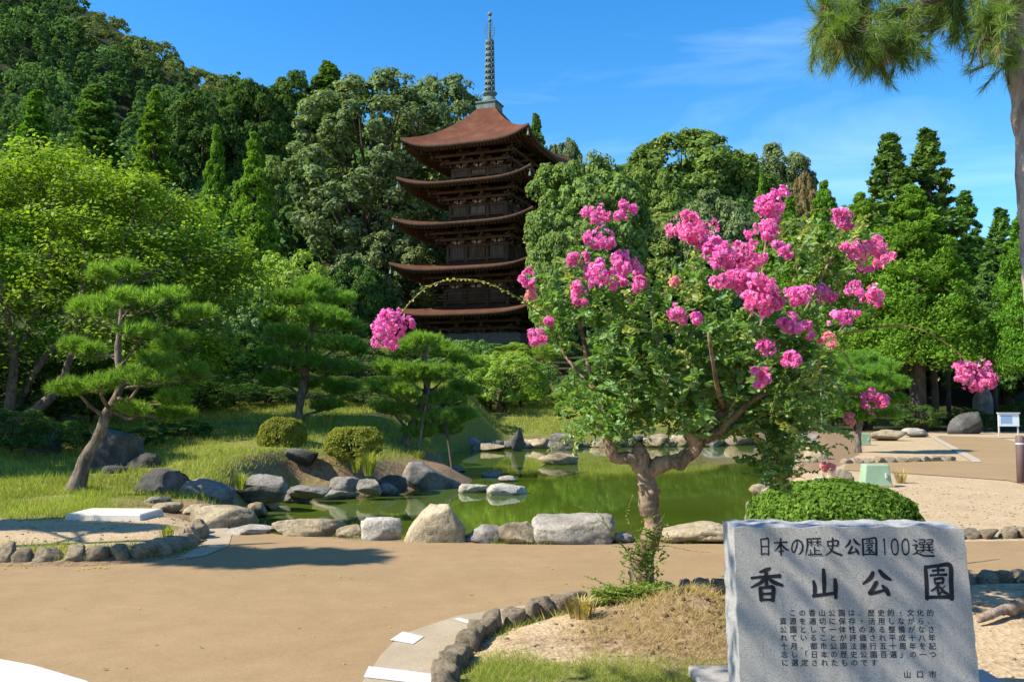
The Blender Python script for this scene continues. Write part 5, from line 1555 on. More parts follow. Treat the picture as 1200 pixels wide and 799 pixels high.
pine('garden_pine', 'tall layered garden pine behind the two clipped shrubs',
     [(349, 492, 0, 10), (352, 470, 0, 9), (357, 440, 0, 9), (362, 400, 0, 8), (368, 370, 0, 6), (366, 340, 0, 3)], 23.0,
     [(366, 338, 26, 9, 0), (345, 352, 30, 10, -0.3), (388, 352, 30, 9, 0.2), (325, 372, 26, 9, 0.1), (375, 372, 34, 11, -0.5), (405, 382, 28, 9, 0.3), (338, 396, 34, 11, -0.5), (392, 406, 34, 10, -0.2), (318, 418, 20, 8, 0), (350, 425, 34, 10, -0.6), (398, 432, 30, 9, 0.1),
      (322, 446, 22, 8, -0.3), (362, 450, 30, 9, 0.5), (400, 458, 22, 8, 0.4), (382, 476, 22, 8, 0.3), (415, 412, 18, 9, 0.6)], 'needle', tufts=95, nn=24, length=0.15, width=0.016, seed=4)
pine('propped_pine', 'low spreading pine held by poles at the pond corner',
     [(473, 530, 0, 11), (480, 505, 0, 10), (492, 480, 0, 10), (500, 455, 0, 8), (497, 425, 0, 7), (500, 405, 0, 4)], 22.0,
     [(498, 400, 28, 9, 0), (475, 410, 24, 9, -0.3), (528, 415, 26, 9, 0.1), (455, 432, 24, 9, -0.2), (480, 438, 28, 10, -0.6), (520, 440, 30, 10, -0.4), (548, 428, 20, 8, 0.4), (450, 455, 22, 9, 0.0), (475, 462, 28, 10, -0.5), (462, 482, 24, 8, -0.3), (520, 470, 30, 10, -0.2),
      (545, 458, 22, 9, 0.3), (508, 492, 24, 8, -0.5), (540, 490, 22, 8, 0.0), (492, 508, 22, 7, -0.3), (530, 505, 20, 7, -0.2)], 'needle', tufts=95, nn=24, length=0.15, width=0.016, seed=5)
pine('little_round_pine', 'little round trimmed pine on the gravel at the right',
     [(1006, 533, 0, 8), (1005, 515, 0, 8), (1008, 495, 0, 7), (1012, 470, 0, 6), (1015, 430, 0, 4)], 26.0,
     [(1015, 424, 30, 10, 0), (992, 434, 20, 8, -0.3), (1038, 432, 22, 9, 0.2), (1012, 440, 36, 9, -0.5), (985, 452, 18, 8, 0), (1040, 452, 24, 9, -0.2), (1010, 458, 36, 9, -0.6), (1046, 470, 18, 7, 0.2), (985, 470, 16, 7, -0.2), (1015, 476, 32, 8, -0.4), (1000, 488, 22, 7, -0.2), (1035, 486, 20, 6, 0.1)],
     'needle', tufts=120, nn=24, length=0.15, width=0.017, seed=6)
# pole props of the spreading pine
for k, (a, b_, lab) in enumerate((((505, 440, 21.6), (488, 541, 21.2), 'long slanting prop pole in front of the spreading pine'), ((519, 470, 21.8), (530, 553, 21.0), 'thin dark prop pole standing at the water under the spreading pine'))):
    p = at(*a); q = at(b_[0], b_[1], b_[2])
    m = MB(); m.tube([q - (p - q).normalized() * 0.25, q, (p + q) / 2, p], [0.03, 0.03, 0.028, 0.025], 8); o = m.build('prop_pole', M['bark_grey'] if k == 0 else M['bark_dark'], None, True)
    tag(o, lab, 'pole', 'prop poles of the pine')
# young tree with a stake on the far bank
rootm = T('shrub', 592, 414, 40, 96, 'small yellow green maple with a pale trunk on the far bank', 'leaf_yellow', 'maple_tree', 'tree')
m = MB(); bb = at(585, 497, 40); sc = rootm.scale
m.tube([((bb.x - rootm.location.x) / sc[0], 0, 0), ((bb.x - rootm.location.x) / sc[0], 0, 1.4 / sc[2])], [0.12 / sc[0], 0.1 / sc[0]], 8); o = m.build('stem', M['bark_grey'], rootm, True)
rootm.rotation_euler = (0, 0, 0)

# big pine whose trunk and boughs hang in at the upper right
def overhead_pine():
    rng = np.random.default_rng(9)
    Y = 5.6
    b = Vector((4.3, 5.7, Hs(4.15, 5.7)))
    root = empty('tall_pine', b, 0, 'tall pine at the right edge with boughs hanging into the sky', 'tree')
    tp = [(0, 0, -0.1, 0.24)]
    for px, py, dy, w in ((1262, 480, 0, 76), (1234, 300, 0, 66), (1222, 150, 0.05, 62), (1210, 40, 0.1, 58), (1200, -80, 0.1, 52), (1198, -300, 0.1, 44)):
        q = at(px, py, Y + dy); tp.append((q.x - b.x, q.y - b.y, q.z - b.z, w / 2 / FPX * Y))
    sp = smooth_path(tp, 14)
    m = MB(); m.tube(sp[:, :3], sp[:, 3], 20, 0.16, 3, wf=2.0); m.build('trunk', M['bark_sunlit'], root, True)
    def L(px, py, dy): q = at(px, py, Y + dy); return np.array((q.x - b.x, q.y - b.y, q.z - b.z))
    m = MB()
    boughs = [[(1190, -40, 0, .045), (1140, -20, -.1, .035), (1080, 5, -.2, .028), (1020, 22, -.2, .018), (965, 30, -.2, .008)], [(1080, 5, -.2, .025), (1060, 40, -.3, .015), (1045, 70, -.3, .007)], [(1120, -12, -.1, .025), (1110, 20, .2, .015), (1085, 45, .3, .008)],
              [(1190, 10, 0, .03), (1165, 30, -.2, .02), (1148, 55, -.2, .012), (1152, 80, -.2, .006)], [(1140, -20, -.1, .03), (1040, -60, .1, .02), (960, -40, .2, .01)], [(1050, 15, -.2, .015), (1010, 55, -.1, .008)], [(1190, 60, 0, .02), (1180, 80, -.1, .012), (1183, 100, -.1, .006)],
              [(1010, 20, -.2, .012), (985, 50, -.3, .006)]]
    tips = []
    for bo in boughs:
        q = smooth_path([tuple(L(a, c_, d)) + (r,) for a, c_, d, r in bo], 5)
        m.tube(q[:, :3], q[:, 3], 7, 0.2, 2)
    # twigs carrying tufts, hanging outwards and down
    masses = [(985, 12, 36, 34, -.2, 40), (975, 45, 26, 30, -.25, 36), (1010, 50, 36, 36, -.3, 44), (1040, 30, 40, 30, -.1, 30), (1050, 72, 34, 22, -.25, 34), (1075, 30, 30, 34, .1, 22), (1110, 12, 34, 24, .1, 26), (1140, 20, 26, 26, -.1, 26), (1152, 34, 24, 24, -.2, 24), (1166, 56, 16, 20, -.2, 14), (1182, 80, 8, 16, -.1, 6), (1000, -20, 50, 20, 0, 24), (1100, -20, 60, 20, 0, 24), (1165, 10, 26, 26, .2, 20)]
    C_ = []; D_ = []
    allq = np.concatenate([smooth_path([tuple(L(a, c_, d)) + (r,) for a, c_, d, r in bo], 5)[:, :3] for bo in boughs])
    for px, py, rx, ry, dy, n in masses:
        c0_ = L(px, py, dy)
        for k in range(n):
            u = ball(rng, 1)[0] * rng.uniform(0.4, 1.0)
            e = c0_ + u * np.array([rx / FPX * Y, 0.3, ry / FPX * Y])
            s = allq[np.argmin(np.linalg.norm(allq - (e + np.array([0, 0, 0.08])), axis=1))]
            mid = (s + e) / 2 + np.array([0, 0, 0.03])
            m.tube([s, mid, e], [0.007, 0.005, 0.003], 4)
            ax = unit((e - mid) / (np.linalg.norm(e - mid) + 1e-6) + np.array([-0.15, 0, -0.15]) + rng.normal(size=3) * 0.3)
            for tt in (0.0, 0.06, 0.12):
                C_.append(e - ax * tt); D_.append(ax)
    m.build('boughs', M['bark_dark'], root, True)
    C_ = np.array(C_); D_ = np.array(D_)
    dry = rng.random(len(C_)) < 0.07
    v, f = needles(rng, C_[~dry], D_[~dry], 40, 0.115, 0.0032, 0.55)
    link('needles', np_mesh('needles', v, f, M['needle_yellow']), root)
    v, f = needles(rng, C_[dry], D_[dry] * 0.2 + np.array([0, 0, -1]), 30, 0.1, 0.003, 0.4)
    link('dry_needles', np_mesh('dry_needles', v, f, M['needle_dry']), root)
overhead_pine()

# ------------------------------------------------------------------ maple at the left
def maple():
    rng = np.random.default_rng(15)
    Y = 20.0
    b = at(8, 503, Y); b.z = Hs(b.x, Y) - 0.05
    root = empty('maple_tree', b, 0, 'big spreading maple with several stems at the left edge', 'tree')
    def L(px, py, dy): q = at(px, py, Y + dy); return (q.x - b.x, q.y - b.y, q.z - b.z)
    stems = [[(8, 505, 0, 15), (12, 470, 0, 13), (16, 420, 0, 10), (6, 360, -.3, 7), (-10, 290, -.5, 3)], [(4, 500, 0, 16), (32, 486, -.2, 13), (62, 462, -.4, 11), (82, 420, -.5, 8), (95, 350, -.3, 6), (98, 260, 0, 3)], [(10, 495, .3, 13), (38, 440, .4, 10), (75, 395, .3, 8), (130, 350, .2, 6), (190, 315, .2, 4), (240, 300, 0, 2)],
             [(82, 420, -.5, 6), (110, 380, -.2, 5), (140, 300, .1, 4), (165, 230, .3, 2)], [(16, 420, 0, 7), (45, 360, .5, 5), (60, 280, .8, 4), (50, 210, .8, 2)], [(75, 395, .3, 5), (120, 400, .8, 4), (200, 390, 1.0, 3), (250, 370, 1, 1.5)], [(130, 350, .2, 4), (180, 270, .6, 3), (215, 230, .8, 1.5)]]
    m = MB(); allp = []
    for k, s in enumerate(stems):
        q = smooth_path([L(a, c_, d) + (w / 2 / FPX * Y,) for a, c_, d, w in s], 6)
        m.tube(q[:, :3], q[:, 3], 8, 0.2, k); allp.append(q)
    allp = np.concatenate(allp)
    cen = []; rad = []
    def top(px): return np.interp(px, [-90, 0, 60, 120, 170, 215, 245, 275, 290], [190, 178, 172, 190, 202, 216, 236, 275, 330]) + 13 * mnoise.noise(Vector((px * 0.035, 3.1, 0))) + 7 * mnoise.noise(Vector((px * 0.11, 7.1, 0)))
    def bot(px): return np.interp(px, [-90, 0, 60, 120, 200, 260, 290], [435, 425, 415, 425, 450, 445, 390])
    while len(cen) < 300:
        px = rng.uniform(-120, 280); f = rng.random() ** 1.35
        py = top(px) + 8 + f * (bot(px) - top(px) - 8)
        dome = math.sqrt(max(0.0, 1 - ((px - 60) / 225.0) ** 2))
        dy = (1.1 + rng.uniform(-2.4, 2.4) * dome) * (0.45 + 0.55 * min(1, f * 2.2))
        cen.append(L(px, py, dy)); rad.append(rng.uniform(0.42, 0.95))
    cen = np.array(cen); rad = np.array(rad)
    for c in cen[::2]:
        s = allp[np.argmin(np.linalg.norm(allp[:, :3] - (c - np.array([0, 0, 0.4])), axis=1))]
        e = c; mid = (s[:3] + e) / 2 + np.array([0, 0, -0.06])
        m.tube([s[:3], mid, e], [min(s[3], .022), .013, .005], 5)
    m.build('stems', M['bark_grey'], root, True)
    n = 190; K = len(cen)
    c = np.repeat(cen, n, axis=0); r = np.repeat(rad, n)
    a = rng.uniform(0, 6.283, K * n); q = np.sqrt(rng.random(K * n))
    tx = np.repeat(rng.normal(size=(K, 2)) * 0.28 + np.stack([0.06 * cen[:, 0] * 0 - 0.05, cen[:, 1] * 0], axis=1), n, axis=0)
    # sprays are thin, slightly drooping at the rim
    p = c + np.stack([np.cos(a) * q * r, np.sin(a) * q * r, -0.16 * r * q * q + rng.normal(size=K * n) * 0.09 + tx[:, 0] * np.cos(a) * q * r + tx[:, 1] * np.sin(a) * q * r], axis=1)
    nn = np.stack([np.cos(a) * q * 0.45, np.sin(a) * q * 0.45, np.ones(K * n)], axis=1) + rng.normal(size=(K * n, 3)) * 0.38
    v, f = leaf_quads(p, nn, 0.058 * rng.uniform(0.55, 1.3, K * n), 0.62, None, 0.15, rng)
    link('crown', np_mesh('crown', v, f, M['leaf_maple']), root)
maple()

# pine standing outside the frame on the left, whose shadow crosses the path
pine('shade_pine', 'pine outside the left edge whose shadow falls across the path', [(-470, 700, 0, 30), (-460, 500, 0, 26), (-450, 300, 0, 20), (-440, 60, 0, 14), (-430, -60, 0, 8)], 8.0,
     [(-520, -20, 85, 18, -0.6), (-450, -30, 85, 18, -0.7), (-380, -15, 85, 18, -0.55), (-330, -25, 70, 16, -0.65), (-400, 190, 80, 16, 1.2), (-470, 180, 80, 16, 1.3), (-340, 200, 70, 16, 1.1)], 'needle', base_z=0.05, tufts=110, nn=24, length=0.18, width=0.04, seed=8)
def shade_tree():
    """leafy tree left of the camera, its boughs overhead, dappling the inscribed stone"""
    rng = np.random.default_rng(64)
    b = Vector((-3.6, 1.2, 0.0))
    root = empty('shade_tree', b, 0, 'broadleaf tree outside the frame that dapples the inscribed stone', 'tree')
    m = MB()
    tp = smooth_path([(0, 0, -0.1, 0.17), (0.1, 0.1, 1.6, 0.14), (0.3, 0.4, 3.2, 0.11), (0.2, 0.7, 4.6, 0.07), (0.1, 0.8, 6.0, 0.02)], 6)
    m.tube(tp[:, :3], tp[:, 3], 10, 0.2, 5)
    cen = []
    for k in range(15):
        c = np.array([rng.uniform(0.3, 2.6), rng.uniform(1.1, 2.5), rng.uniform(3.75, 5.0)])
        cen.append(c)
    for k in range(10):
        cen.append(np.array([rng.uniform(-2.2, 1.0), rng.uniform(-1.5, 1.2), rng.uniform(3.6, 6.2)]))
    cen = np.array(cen)
    for c in cen:
        s = tp[np.argmin(np.abs(tp[:, 2] - c[2] * 0.78))]
        m.tube([s[:3], (s[:3] + c) / 2 + np.array([0, 0, 0.12]), c], [0.035, 0.022, 0.008], 5)
    m.build('trunk', M['bark_grey'], root, True)
    n = 48
    c = np.repeat(cen, n, axis=0)
    p = c + rng.normal(size=c.shape) * np.array([0.2, 0.2, 0.1])
    v, f = leaf_quads(p, np.array([0, 0, 1.0]) + rng.normal(size=p.shape) * 0.5, 0.05 * rng.uniform(0.7, 1.3, len(p)), 0.6, None, 0.2, rng)
    link('crown', np_mesh('crown', v, f, M['leaf_shrub']), root)
shade_tree()
def outside(kind, x, y, h, w, label, mat):
    tr, cr, H0, W0 = PR[kind]
    root = empty('broadleaf_tree', (x, y, Hs(x, y)), 1.0, label, 'tree'); root.scale = (w / W0, w / W0, h / H0)
    link('trunk', tr, root); o = link('crown', cr, root); o.material_slots[0].link = 'OBJECT'; o.material_slots[0].material = M[mat]
outside('broad3', -16.5, 14.5, 8.5, 8.0, 'leafy tree outside the left edge that shades the maple foot', 'leaf_shrub')
outside('broad3', -19.0, 20.5, 9.5, 8.0, 'leafy tree outside the left edge that shades the bank', 'leaf_shrub')
# ------------------------------------------------------------------ crape myrtle
def leaf6(rng, base, tdir, nrm, length, width):
    """oval leaves folded along the midrib: base point, direction, facing"""
    N = len(base)
    t = unit(tdir); n = unit(nrm - t * np.sum(nrm * t, axis=1)[:, None]); b = np.cross(n, t)
    Lg = length[:, None]; W = width[:, None]
    v = np.empty((N, 6, 3))
    v[:, 0] = base
    v[:, 1] = base + t * Lg * 0.32 + b * W * 0.5 + n * W * 0.16
    v[:, 2] = base + t * Lg * 0.72 + b * W * 0.42 + n * W * 0.1
    v[:, 3] = base + t * Lg - n * Lg * 0.1
    v[:, 4] = base + t * Lg * 0.72 - b * W * 0.42 + n * W * 0.1
    v[:, 5] = base + t * Lg * 0.32 - b * W * 0.5 + n * W * 0.16
    i = np.arange(N)[:, None] * 6
    f = np.concatenate([i + np.array([0, 1, 2, 3]), i + np.array([0, 3, 4, 5])])
    return v.reshape(-1, 3), f.astype(np.int32)
def leafy_stem(rng, A, TW, pts, r0, r1, step, leaf, wid=0.55, start=0.0, k=4, up=0.5):
    """a stem through pts with leaves set along it on both sides"""
    sp = smooth_path([tuple(p) + (0,) for p in pts], 5)[:, :3]
    TW.add(*tube_np(sp, np.linspace(r0, r1, len(sp)), k))
    seg = np.linalg.norm(np.diff(sp, axis=0), axis=1); cum = np.concatenate([[0], np.cumsum(seg)])
    s = np.arange(cum[-1] * start, cum[-1], step)
    if len(s) == 0: return
    pos = np.stack([np.interp(s, cum, sp[:, i]) for i in range(3)], axis=1)
    tan = unit(np.stack([np.interp(s, cum, np.gradient(sp[:, i])) for i in range(3)], axis=1))
    side = unit(np.cross(tan, np.array([0, 0, 1.0]) + rng.normal(size=tan.shape) * 0.25))
    sg = np.where(np.arange(len(s)) % 2 == 0, 1.0, -1.0)[:, None]
    td = side * sg + tan * 0.55 + rng.normal(size=tan.shape) * 0.3
    nr = np.array([0, 0, up]) + rng.normal(size=tan.shape) * 0.45 + tan * 0.1
    sz = leaf * rng.uniform(0.6, 1.2, len(s)) * np.interp(s / cum[-1], [0, 0.75, 1], [1, 1, 0.55])
    A.add(*leaf6(rng, pos, td, nr, sz, sz * wid))
def crape_myrtle():
    rng = np.random.default_rng(31)
    Y = 6.9
    b = at(757, 706, Y); b.z = Hs(b.x, Y) - 0.02
    b.z = at(757, 712, Y).z
    root = empty('crape_myrtle', b, 0, 'crape myrtle with pink flower clusters and gnarled trunk in the near bed', 'tree')
    def L(px, py, dy=0.0): q = at(px, py, Y + dy); return np.array((q.x - b.x, q.y - b.y, q.z - b.z))
    pxm = Y / FPX
    m = MB()
    def limb(pts, k=12, wob=0.3, seed=1, n=7):
        q = smooth_path([tuple(L(a, c_, d)) + (w / 2 * pxm,) for a, c_, d, w in pts], n)
        q[:, 3] *= np.array([1 + 0.16 * mnoise.noise(Vector((i * 0.55, seed * 5.3, 0))) + 0.07 * mnoise.noise(Vector((i * 1.7, seed * 2.3, 4))) for i in range(len(q))])
        m.tube(q[:, :3], q[:, 3], k, wob * 1.15, seed, wf=1.5)
        return q
    limb([(758, 722, 0, 36), (757, 700, 0, 27), (753, 672, 0, 25), (757, 648, 0, 24), (764, 625, 0, 23), (765, 604, 0, 21), (758, 580, 0, 21), (757, 560, 0, 23), (752, 543, 0, 22), (749, 528, 0, 15), (748, 518, 0, 5)], 18, 0.5, 1, 11)
    limb([(754, 548, 0, 20), (740, 538, -.02, 17), (722, 537, -.04, 14), (715, 525, -.05, 14), (711, 508, -.05, 12), (706, 488, -.03, 10), (703, 465, 0, 7)], 12, 0.3, 2, 8)
    limb([(758, 552, 0, 21), (778, 543, -.03, 18), (797, 540, -.05, 18), (812, 526, -.06, 17), (824, 510, -.05, 15), (836, 496, -.02, 12), (848, 480, 0, 9), (862, 455, .05, 8)], 12, 0.34, 3, 8)
    limb([(817, 520, -.06, 18), (808, 508, -.08, 15), (803, 496, -.1, 12), (806, 487, -.1, 9), (804, 483, -.1, 3)], 12, 0.3, 4, 8)
    limb([(826, 512, -.05, 15), (843, 506, -.1, 13), (852, 497, -.14, 9), (880, 470, -.2, 6)], 10, 0.3, 5, 8)
    for k, pts in enumerate(([(703, 465, 0, 7), (690, 430, 0, 6), (680, 380, 0, 4), (670, 345, 0, 3)], [(706, 480, 0, 7), (728, 440, .1, 5), (735, 390, .1, 4), (720, 330, 0, 3)], [(848, 480, 0, 9), (835, 430, .1, 7), (815, 370, .1, 5), (812, 300, 0, 3)], [(862, 455, .05, 7), (870, 400, 0, 6), (890, 340, 0, 4), (900, 260, 0, 3)],
                          [(862, 455, .05, 6), (905, 415, -.2, 5), (940, 370, -.3, 4), (975, 300, -.3, 2.5)], [(880, 470, -.2, 6), (930, 440, -.3, 4), (975, 400, -.4, 3), (1010, 345, -.4, 2)], [(806, 490, -.1, 8), (790, 450, -.1, 6), (770, 400, -.1, 4), (760, 340, 0, 3)], [(862, 455, .3, 6), (900, 470, .2, 4), (915, 510, 0, 3), (905, 560, -.1, 2)],
                          [(703, 465, 0, 6), (665, 420, .2, 4), (635, 370, .2, 3)], [(806, 490, 0, 8), (800, 440, .7, 5), (790, 380, 1.0, 3)], [(862, 455, .05, 7), (880, 420, .8, 5), (900, 350, 1.1, 3)], [(848, 480, 0, 7), (840, 450, -.7, 5), (830, 390, -1.0, 3)])):
        limb(pts, 6, 0.1, 10 + k, 5)
    m.build('trunk', M['bark_myrtle'], root, True)
    # leaves on twigs
    blobs = [(680, 345, 58, 45, 0.5, 34), (650, 370, 34, 40, 0.4, 18), (722, 415, 60, 52, 0.8, 46), (705, 468, 46, 42, 0.7, 38), (735, 495, 36, 24, 0.6, 22), (762, 370, 55, 62, 0.9, 46), (790, 445, 70, 55, 1.1, 62), (842, 395, 64, 58, 1.1, 56), (880, 450, 70, 55, 1.1, 62), (800, 490, 50, 22, 0.7, 24),
             (918, 500, 52, 48, 0.8, 56), (905, 550, 26, 32, 0.4, 20), (932, 400, 58, 52, 0.8, 44), (962, 345, 48, 48, 0.6, 30), (945, 290, 48, 42, 0.5, 24), (836, 325, 60, 42, 0.7, 34), (985, 315, 32, 40, 0.4, 16), (690, 300, 30, 26, 0.3, 10), (950, 450, 40, 40, 0.7, 26), (870, 500, 44, 26, 0.6, 26), (690, 505, 24, 16, 0.4, 8), (1000, 270, 24, 24, 0.3, 6)]
    A = NP(); Yg = NP(); TW = NP()
    c0_ = L(800, 480)
    for px, py, rx, ry, rdep, n in blobs:
        cc = L(px, py)
        for k in range(int(n * (1.5 if py < 470 else 1.05))):
            u = ball(rng, 1)[0] * rng.uniform(0.25, 1.0)
            p = cc + u * np.array([rx * pxm, rdep, ry * pxm])
            out = unit((p - c0_) * np.array([1, 1, 1.0]))
            d = unit(out * 0.7 + np.array([0, 0, 0.25]) + rng.normal(size=3) * 0.55)
            ln = rng.uniform(0.18, 0.38)
            a = p - d * ln * 0.6; e = p + d * ln * 0.4 + np.array([0, 0, -0.05 * rng.random()])
            mid = (a + e) / 2 + np.array([0, 0, 0.03])
            young = rng.random() < (0.10 if py > 380 else 0.22)
            leafy_stem(rng, Yg if young else A, TW, [a, mid, e], 0.0035, 0.0015, 0.0125, 0.052 if young else 0.060, 0.56)
    # hanging and arching shoots
    arcs = [([(640, 372, 0), (600, 345, -.2), (555, 328, -.3), (510, 332, -.35), (485, 350, -.4), (470, 368, -.4), (460, 385, -.45)], .006, .0035, .026, .038, Yg), ([(985, 392, -.2), (1040, 382, -.3), (1075, 385, -.35), (1105, 400, -.4), (1125, 416, -.4), (1138, 430, -.45)], .0075, .005, .06, .035, Yg),
            ([(640, 340, .1), (625, 315, 0), (618, 290, 0), (613, 280, 0)], .003, .0015, .015, .035, Yg), ([(660, 440, 0), (640, 424, -.1), (612, 430, -.2), (596, 438, -.2)], .004, .002, .05, .03, Yg), ([(900, 300, 0), (930, 262, -.1), (960, 245, -.1), (985, 256, -.1)], .004, .002, .04, .035, Yg), ([(940, 320, 0), (970, 285, -.1), (1000, 262, -.1), (1030, 248, -.1)], .004, .0015, .03, .035, Yg),
            ([(960, 370, 0), (985, 345, 0), (1005, 320, -.1), (1018, 300, -.1)], .004, .002, .03, .04, A), ([(775, 340, 0), (768, 305, 0), (775, 275, 0), (778, 262, 0)], .003, .0015, .014, .045, A), ([(685, 500, 0), (668, 512, -.1), (645, 525, -.15), (640, 530, -.15)], .003, .0015, .014, .04, Yg),
            ([(905, 560, 0), (915, 575, 0), (905, 580, 0)], .003, .0015, .012, .045, A), ([(950, 520, 0), (968, 525, -.1), (985, 520, -.1), (995, 530, -.1)], .003, .0015, .016, .045, A), ([(930, 500, 0), (955, 505, 0), (975, 505, 0), (1000, 495, 0)], .003, .0015, .02, .04, A), ([(940, 410, 0), (990, 440, -.2), (1020, 455, -.3), (1025, 465, -.3)], .003, .0015, .03, .04, A), ([(935, 545, 0), (950, 553, 0), (968, 548, -.1)], .003, .0015, .012, .035, A),
            ([(875, 350, 0), (888, 320, -.1), (905, 275, -.1)], .004, .002, .03, .04, A)]
    for pts, r0, r1, st, lf, dst in arcs:
        leafy_stem(rng, dst, TW, [L(*p) for p in pts], r0, r1, st, lf, 0.5, 0.05, 5)
    # suckers round the foot and up the trunk
    sk = [([(750, 640, -.1), (735, 605, -.15), (738, 590, -.2), (742, 580, -.2)], .024), ([(748, 655, -.12), (720, 630, -.2), (700, 600, -.25), (672, 592, -.3)], .024), ([(745, 660, -.12), (715, 620, -.25), (700, 610, -.3), (690, 625, -.3)], .02), ([(745, 690, -.15), (725, 690, -.25), (700, 680, -.35), (683, 674, -.4)], .03), ([(760, 640, -.1), (785, 640, -.2), (810, 645, -.3), (832, 647, -.35)], .022),
          ([(765, 690, -.1), (785, 688, -.2), (800, 690, -.25), (812, 696, -.3)], .02), ([(760, 625, -.12), (775, 610, -.15), (780, 598, -.2)], .026), ([(748, 670, -.13), (738, 655, -.2), (742, 640, -.2)], .026), ([(760, 655, -.13), (770, 640, -.18), (768, 625, -.2)], .026), ([(752, 690, -.14), (745, 675, -.2), (750, 660, -.2)], .026)]
    for q in range(150):
        x0 = rng.uniform(716, 772); sk.append(([(x0, 712, -.1), (x0 + rng.normal() * 16, 704 - rng.random() * 12, -.2 - .2 * rng.random()), (x0 + rng.normal() * 30, 706 - rng.random() * 26, -.25 - .3 * rng.random())], .034))
    for q in range(46):
        y0 = rng.uniform(620, 700); x0 = 757 + rng.normal() * 7; sk.append(([(x0, y0, -.1), (x0 + rng.normal() * 10, y0 - 8, -.16), (x0 + rng.normal() * 18, y0 - 14 + rng.normal() * 5, -.2)], .032))
    S = NP()
    for pts, lf in sk:
        leafy_stem(rng, S, TW, [L(*p) for p in pts], .0028, .0012, 0.016, lf, 0.55, 0.08)
    link('foliage', A.mesh('foliage', M['leaf_myrtle']), root)
    link('young_leaves', Yg.mesh('young_leaves', M['leaf_young']), root)
    link('suckers', S.mesh('suckers', M['leaf_azalea']), root)
    link('twigs', TW.mesh('twigs', M['stem_red'], True), root)
    # flower clusters
    FL = [(702, 251, 17, 13, 0), (732, 249, 10, 13, 0), (704, 278, 18, 16, 0), (674, 303, 12, 12, 0), (702, 325, 16, 17, 0), (734, 312, 17, 20, 0), (746, 330, 8, 14, 0), (679, 347, 12, 13, 0), (812, 268, 24, 19, 0), (828, 285, 18, 16, 0), (905, 238, 22, 19, 0), (897, 268, 20, 15, 0), (985, 256, 16, 14, 0), (1014, 294, 22, 18, 0), (1036, 305, 12, 11, 0),
          (845, 297, 24, 15, 0), (872, 298, 24, 18, 0), (919, 291, 13, 11, 0), (843, 328, 14, 12, 0), (866, 329, 16, 14, 0), (893, 347, 22, 26, 0), (936, 343, 16, 17, 0), (964, 345, 14, 10, 0), (926, 381, 13, 14, 0), (941, 389, 11, 12, 0), (985, 372, 20, 10, 0), (1002, 336, 11, 10, 0), (1026, 345, 14, 14, 0), (898, 406, 12, 10, 0), (926, 421, 13, 11, 0), (895, 441, 12, 13, 0),
          (791, 366, 11, 13, 0), (815, 373, 8, 7, 0), (970, 400, 13, 8, 1), (634, 394, 13, 11, 0), (619, 325, 10, 9, 0), (644, 376, 5, 5, 0), (455, 387, 24, 22, 0), (461, 368, 13, 11, 0), (1140, 440, 25, 19, 0), (1025, 472, 18, 14, 0), (995, 489, 9, 9, 1), (970, 547, 9, 6, 1), (690, 318, 8, 10, 0), (858, 312, 14, 10, 0), (790, 330, 9, 7, 1), (620, 345, 8, 8, 1)]
    for px, py, rx, ry, fd in FL:
        rx *= 1.04; ry *= 1.04
        far_out = px < 500 or px > 1100
        dy = -0.45 if far_out else (rng.uniform(-1.25, -0.95) if 355 < py < 460 or (780 < px < 960 and py > 315) else rng.uniform(-0.9, -0.45))
        if px > 990 and py > 460: dy = 0.1
        c = L(px, py, dy); s = (Y + dy) / FPX
        R_ = np.array([rx * s, min(rx, ry) * s * 0.95, ry * s])
        # a panicle is a bunch of smaller bunches
        nk = max(4, int(rx * ry / 32))
        kc = ball(rng, nk) * rng.uniform(0.25, 0.95, nk)[:, None]
        ks = rng.uniform(0.55, 1.15, nk)
        nf = int(28 + rx * ry * (0.42 if not fd else 0.2))
        w = rng.integers(0, nk, nf)
        d = unit(ball(rng, nf) + kc[w] * 1.2)
        pos = c + (kc[w] + d * (ks[w] * rng.uniform(0.24, 0.46, nf))[:, None]) * R_
        loose = rng.random(nf) < 0.14
        pos = np.where(loose[:, None], c + d * R_ * rng.uniform(0.6, 0.92, nf)[:, None], pos)
        npet = 6
        pc_ = np.repeat(pos, npet, axis=0); dn = np.repeat(d, npet, axis=0)
        rad_ = unit(rng.normal(size=pc_.shape) + dn * 0.3)
        rad_ = unit(rad_ - dn * np.sum(rad_ * dn, axis=1)[:, None] * 0.7)
        v, f = leaf_quads(pc_ + rad_ * 0.012, dn + rng.normal(size=dn.shape) * 0.6, 0.0125 * rng.uniform(0.7, 1.3, len(pc_)), 0.85, rad_, 0.3, rng)
        link('flower_cluster', np_mesh('flower_cluster', v, f, M['petal_faded' if fd else 'petal']), root)
crape_myrtle()

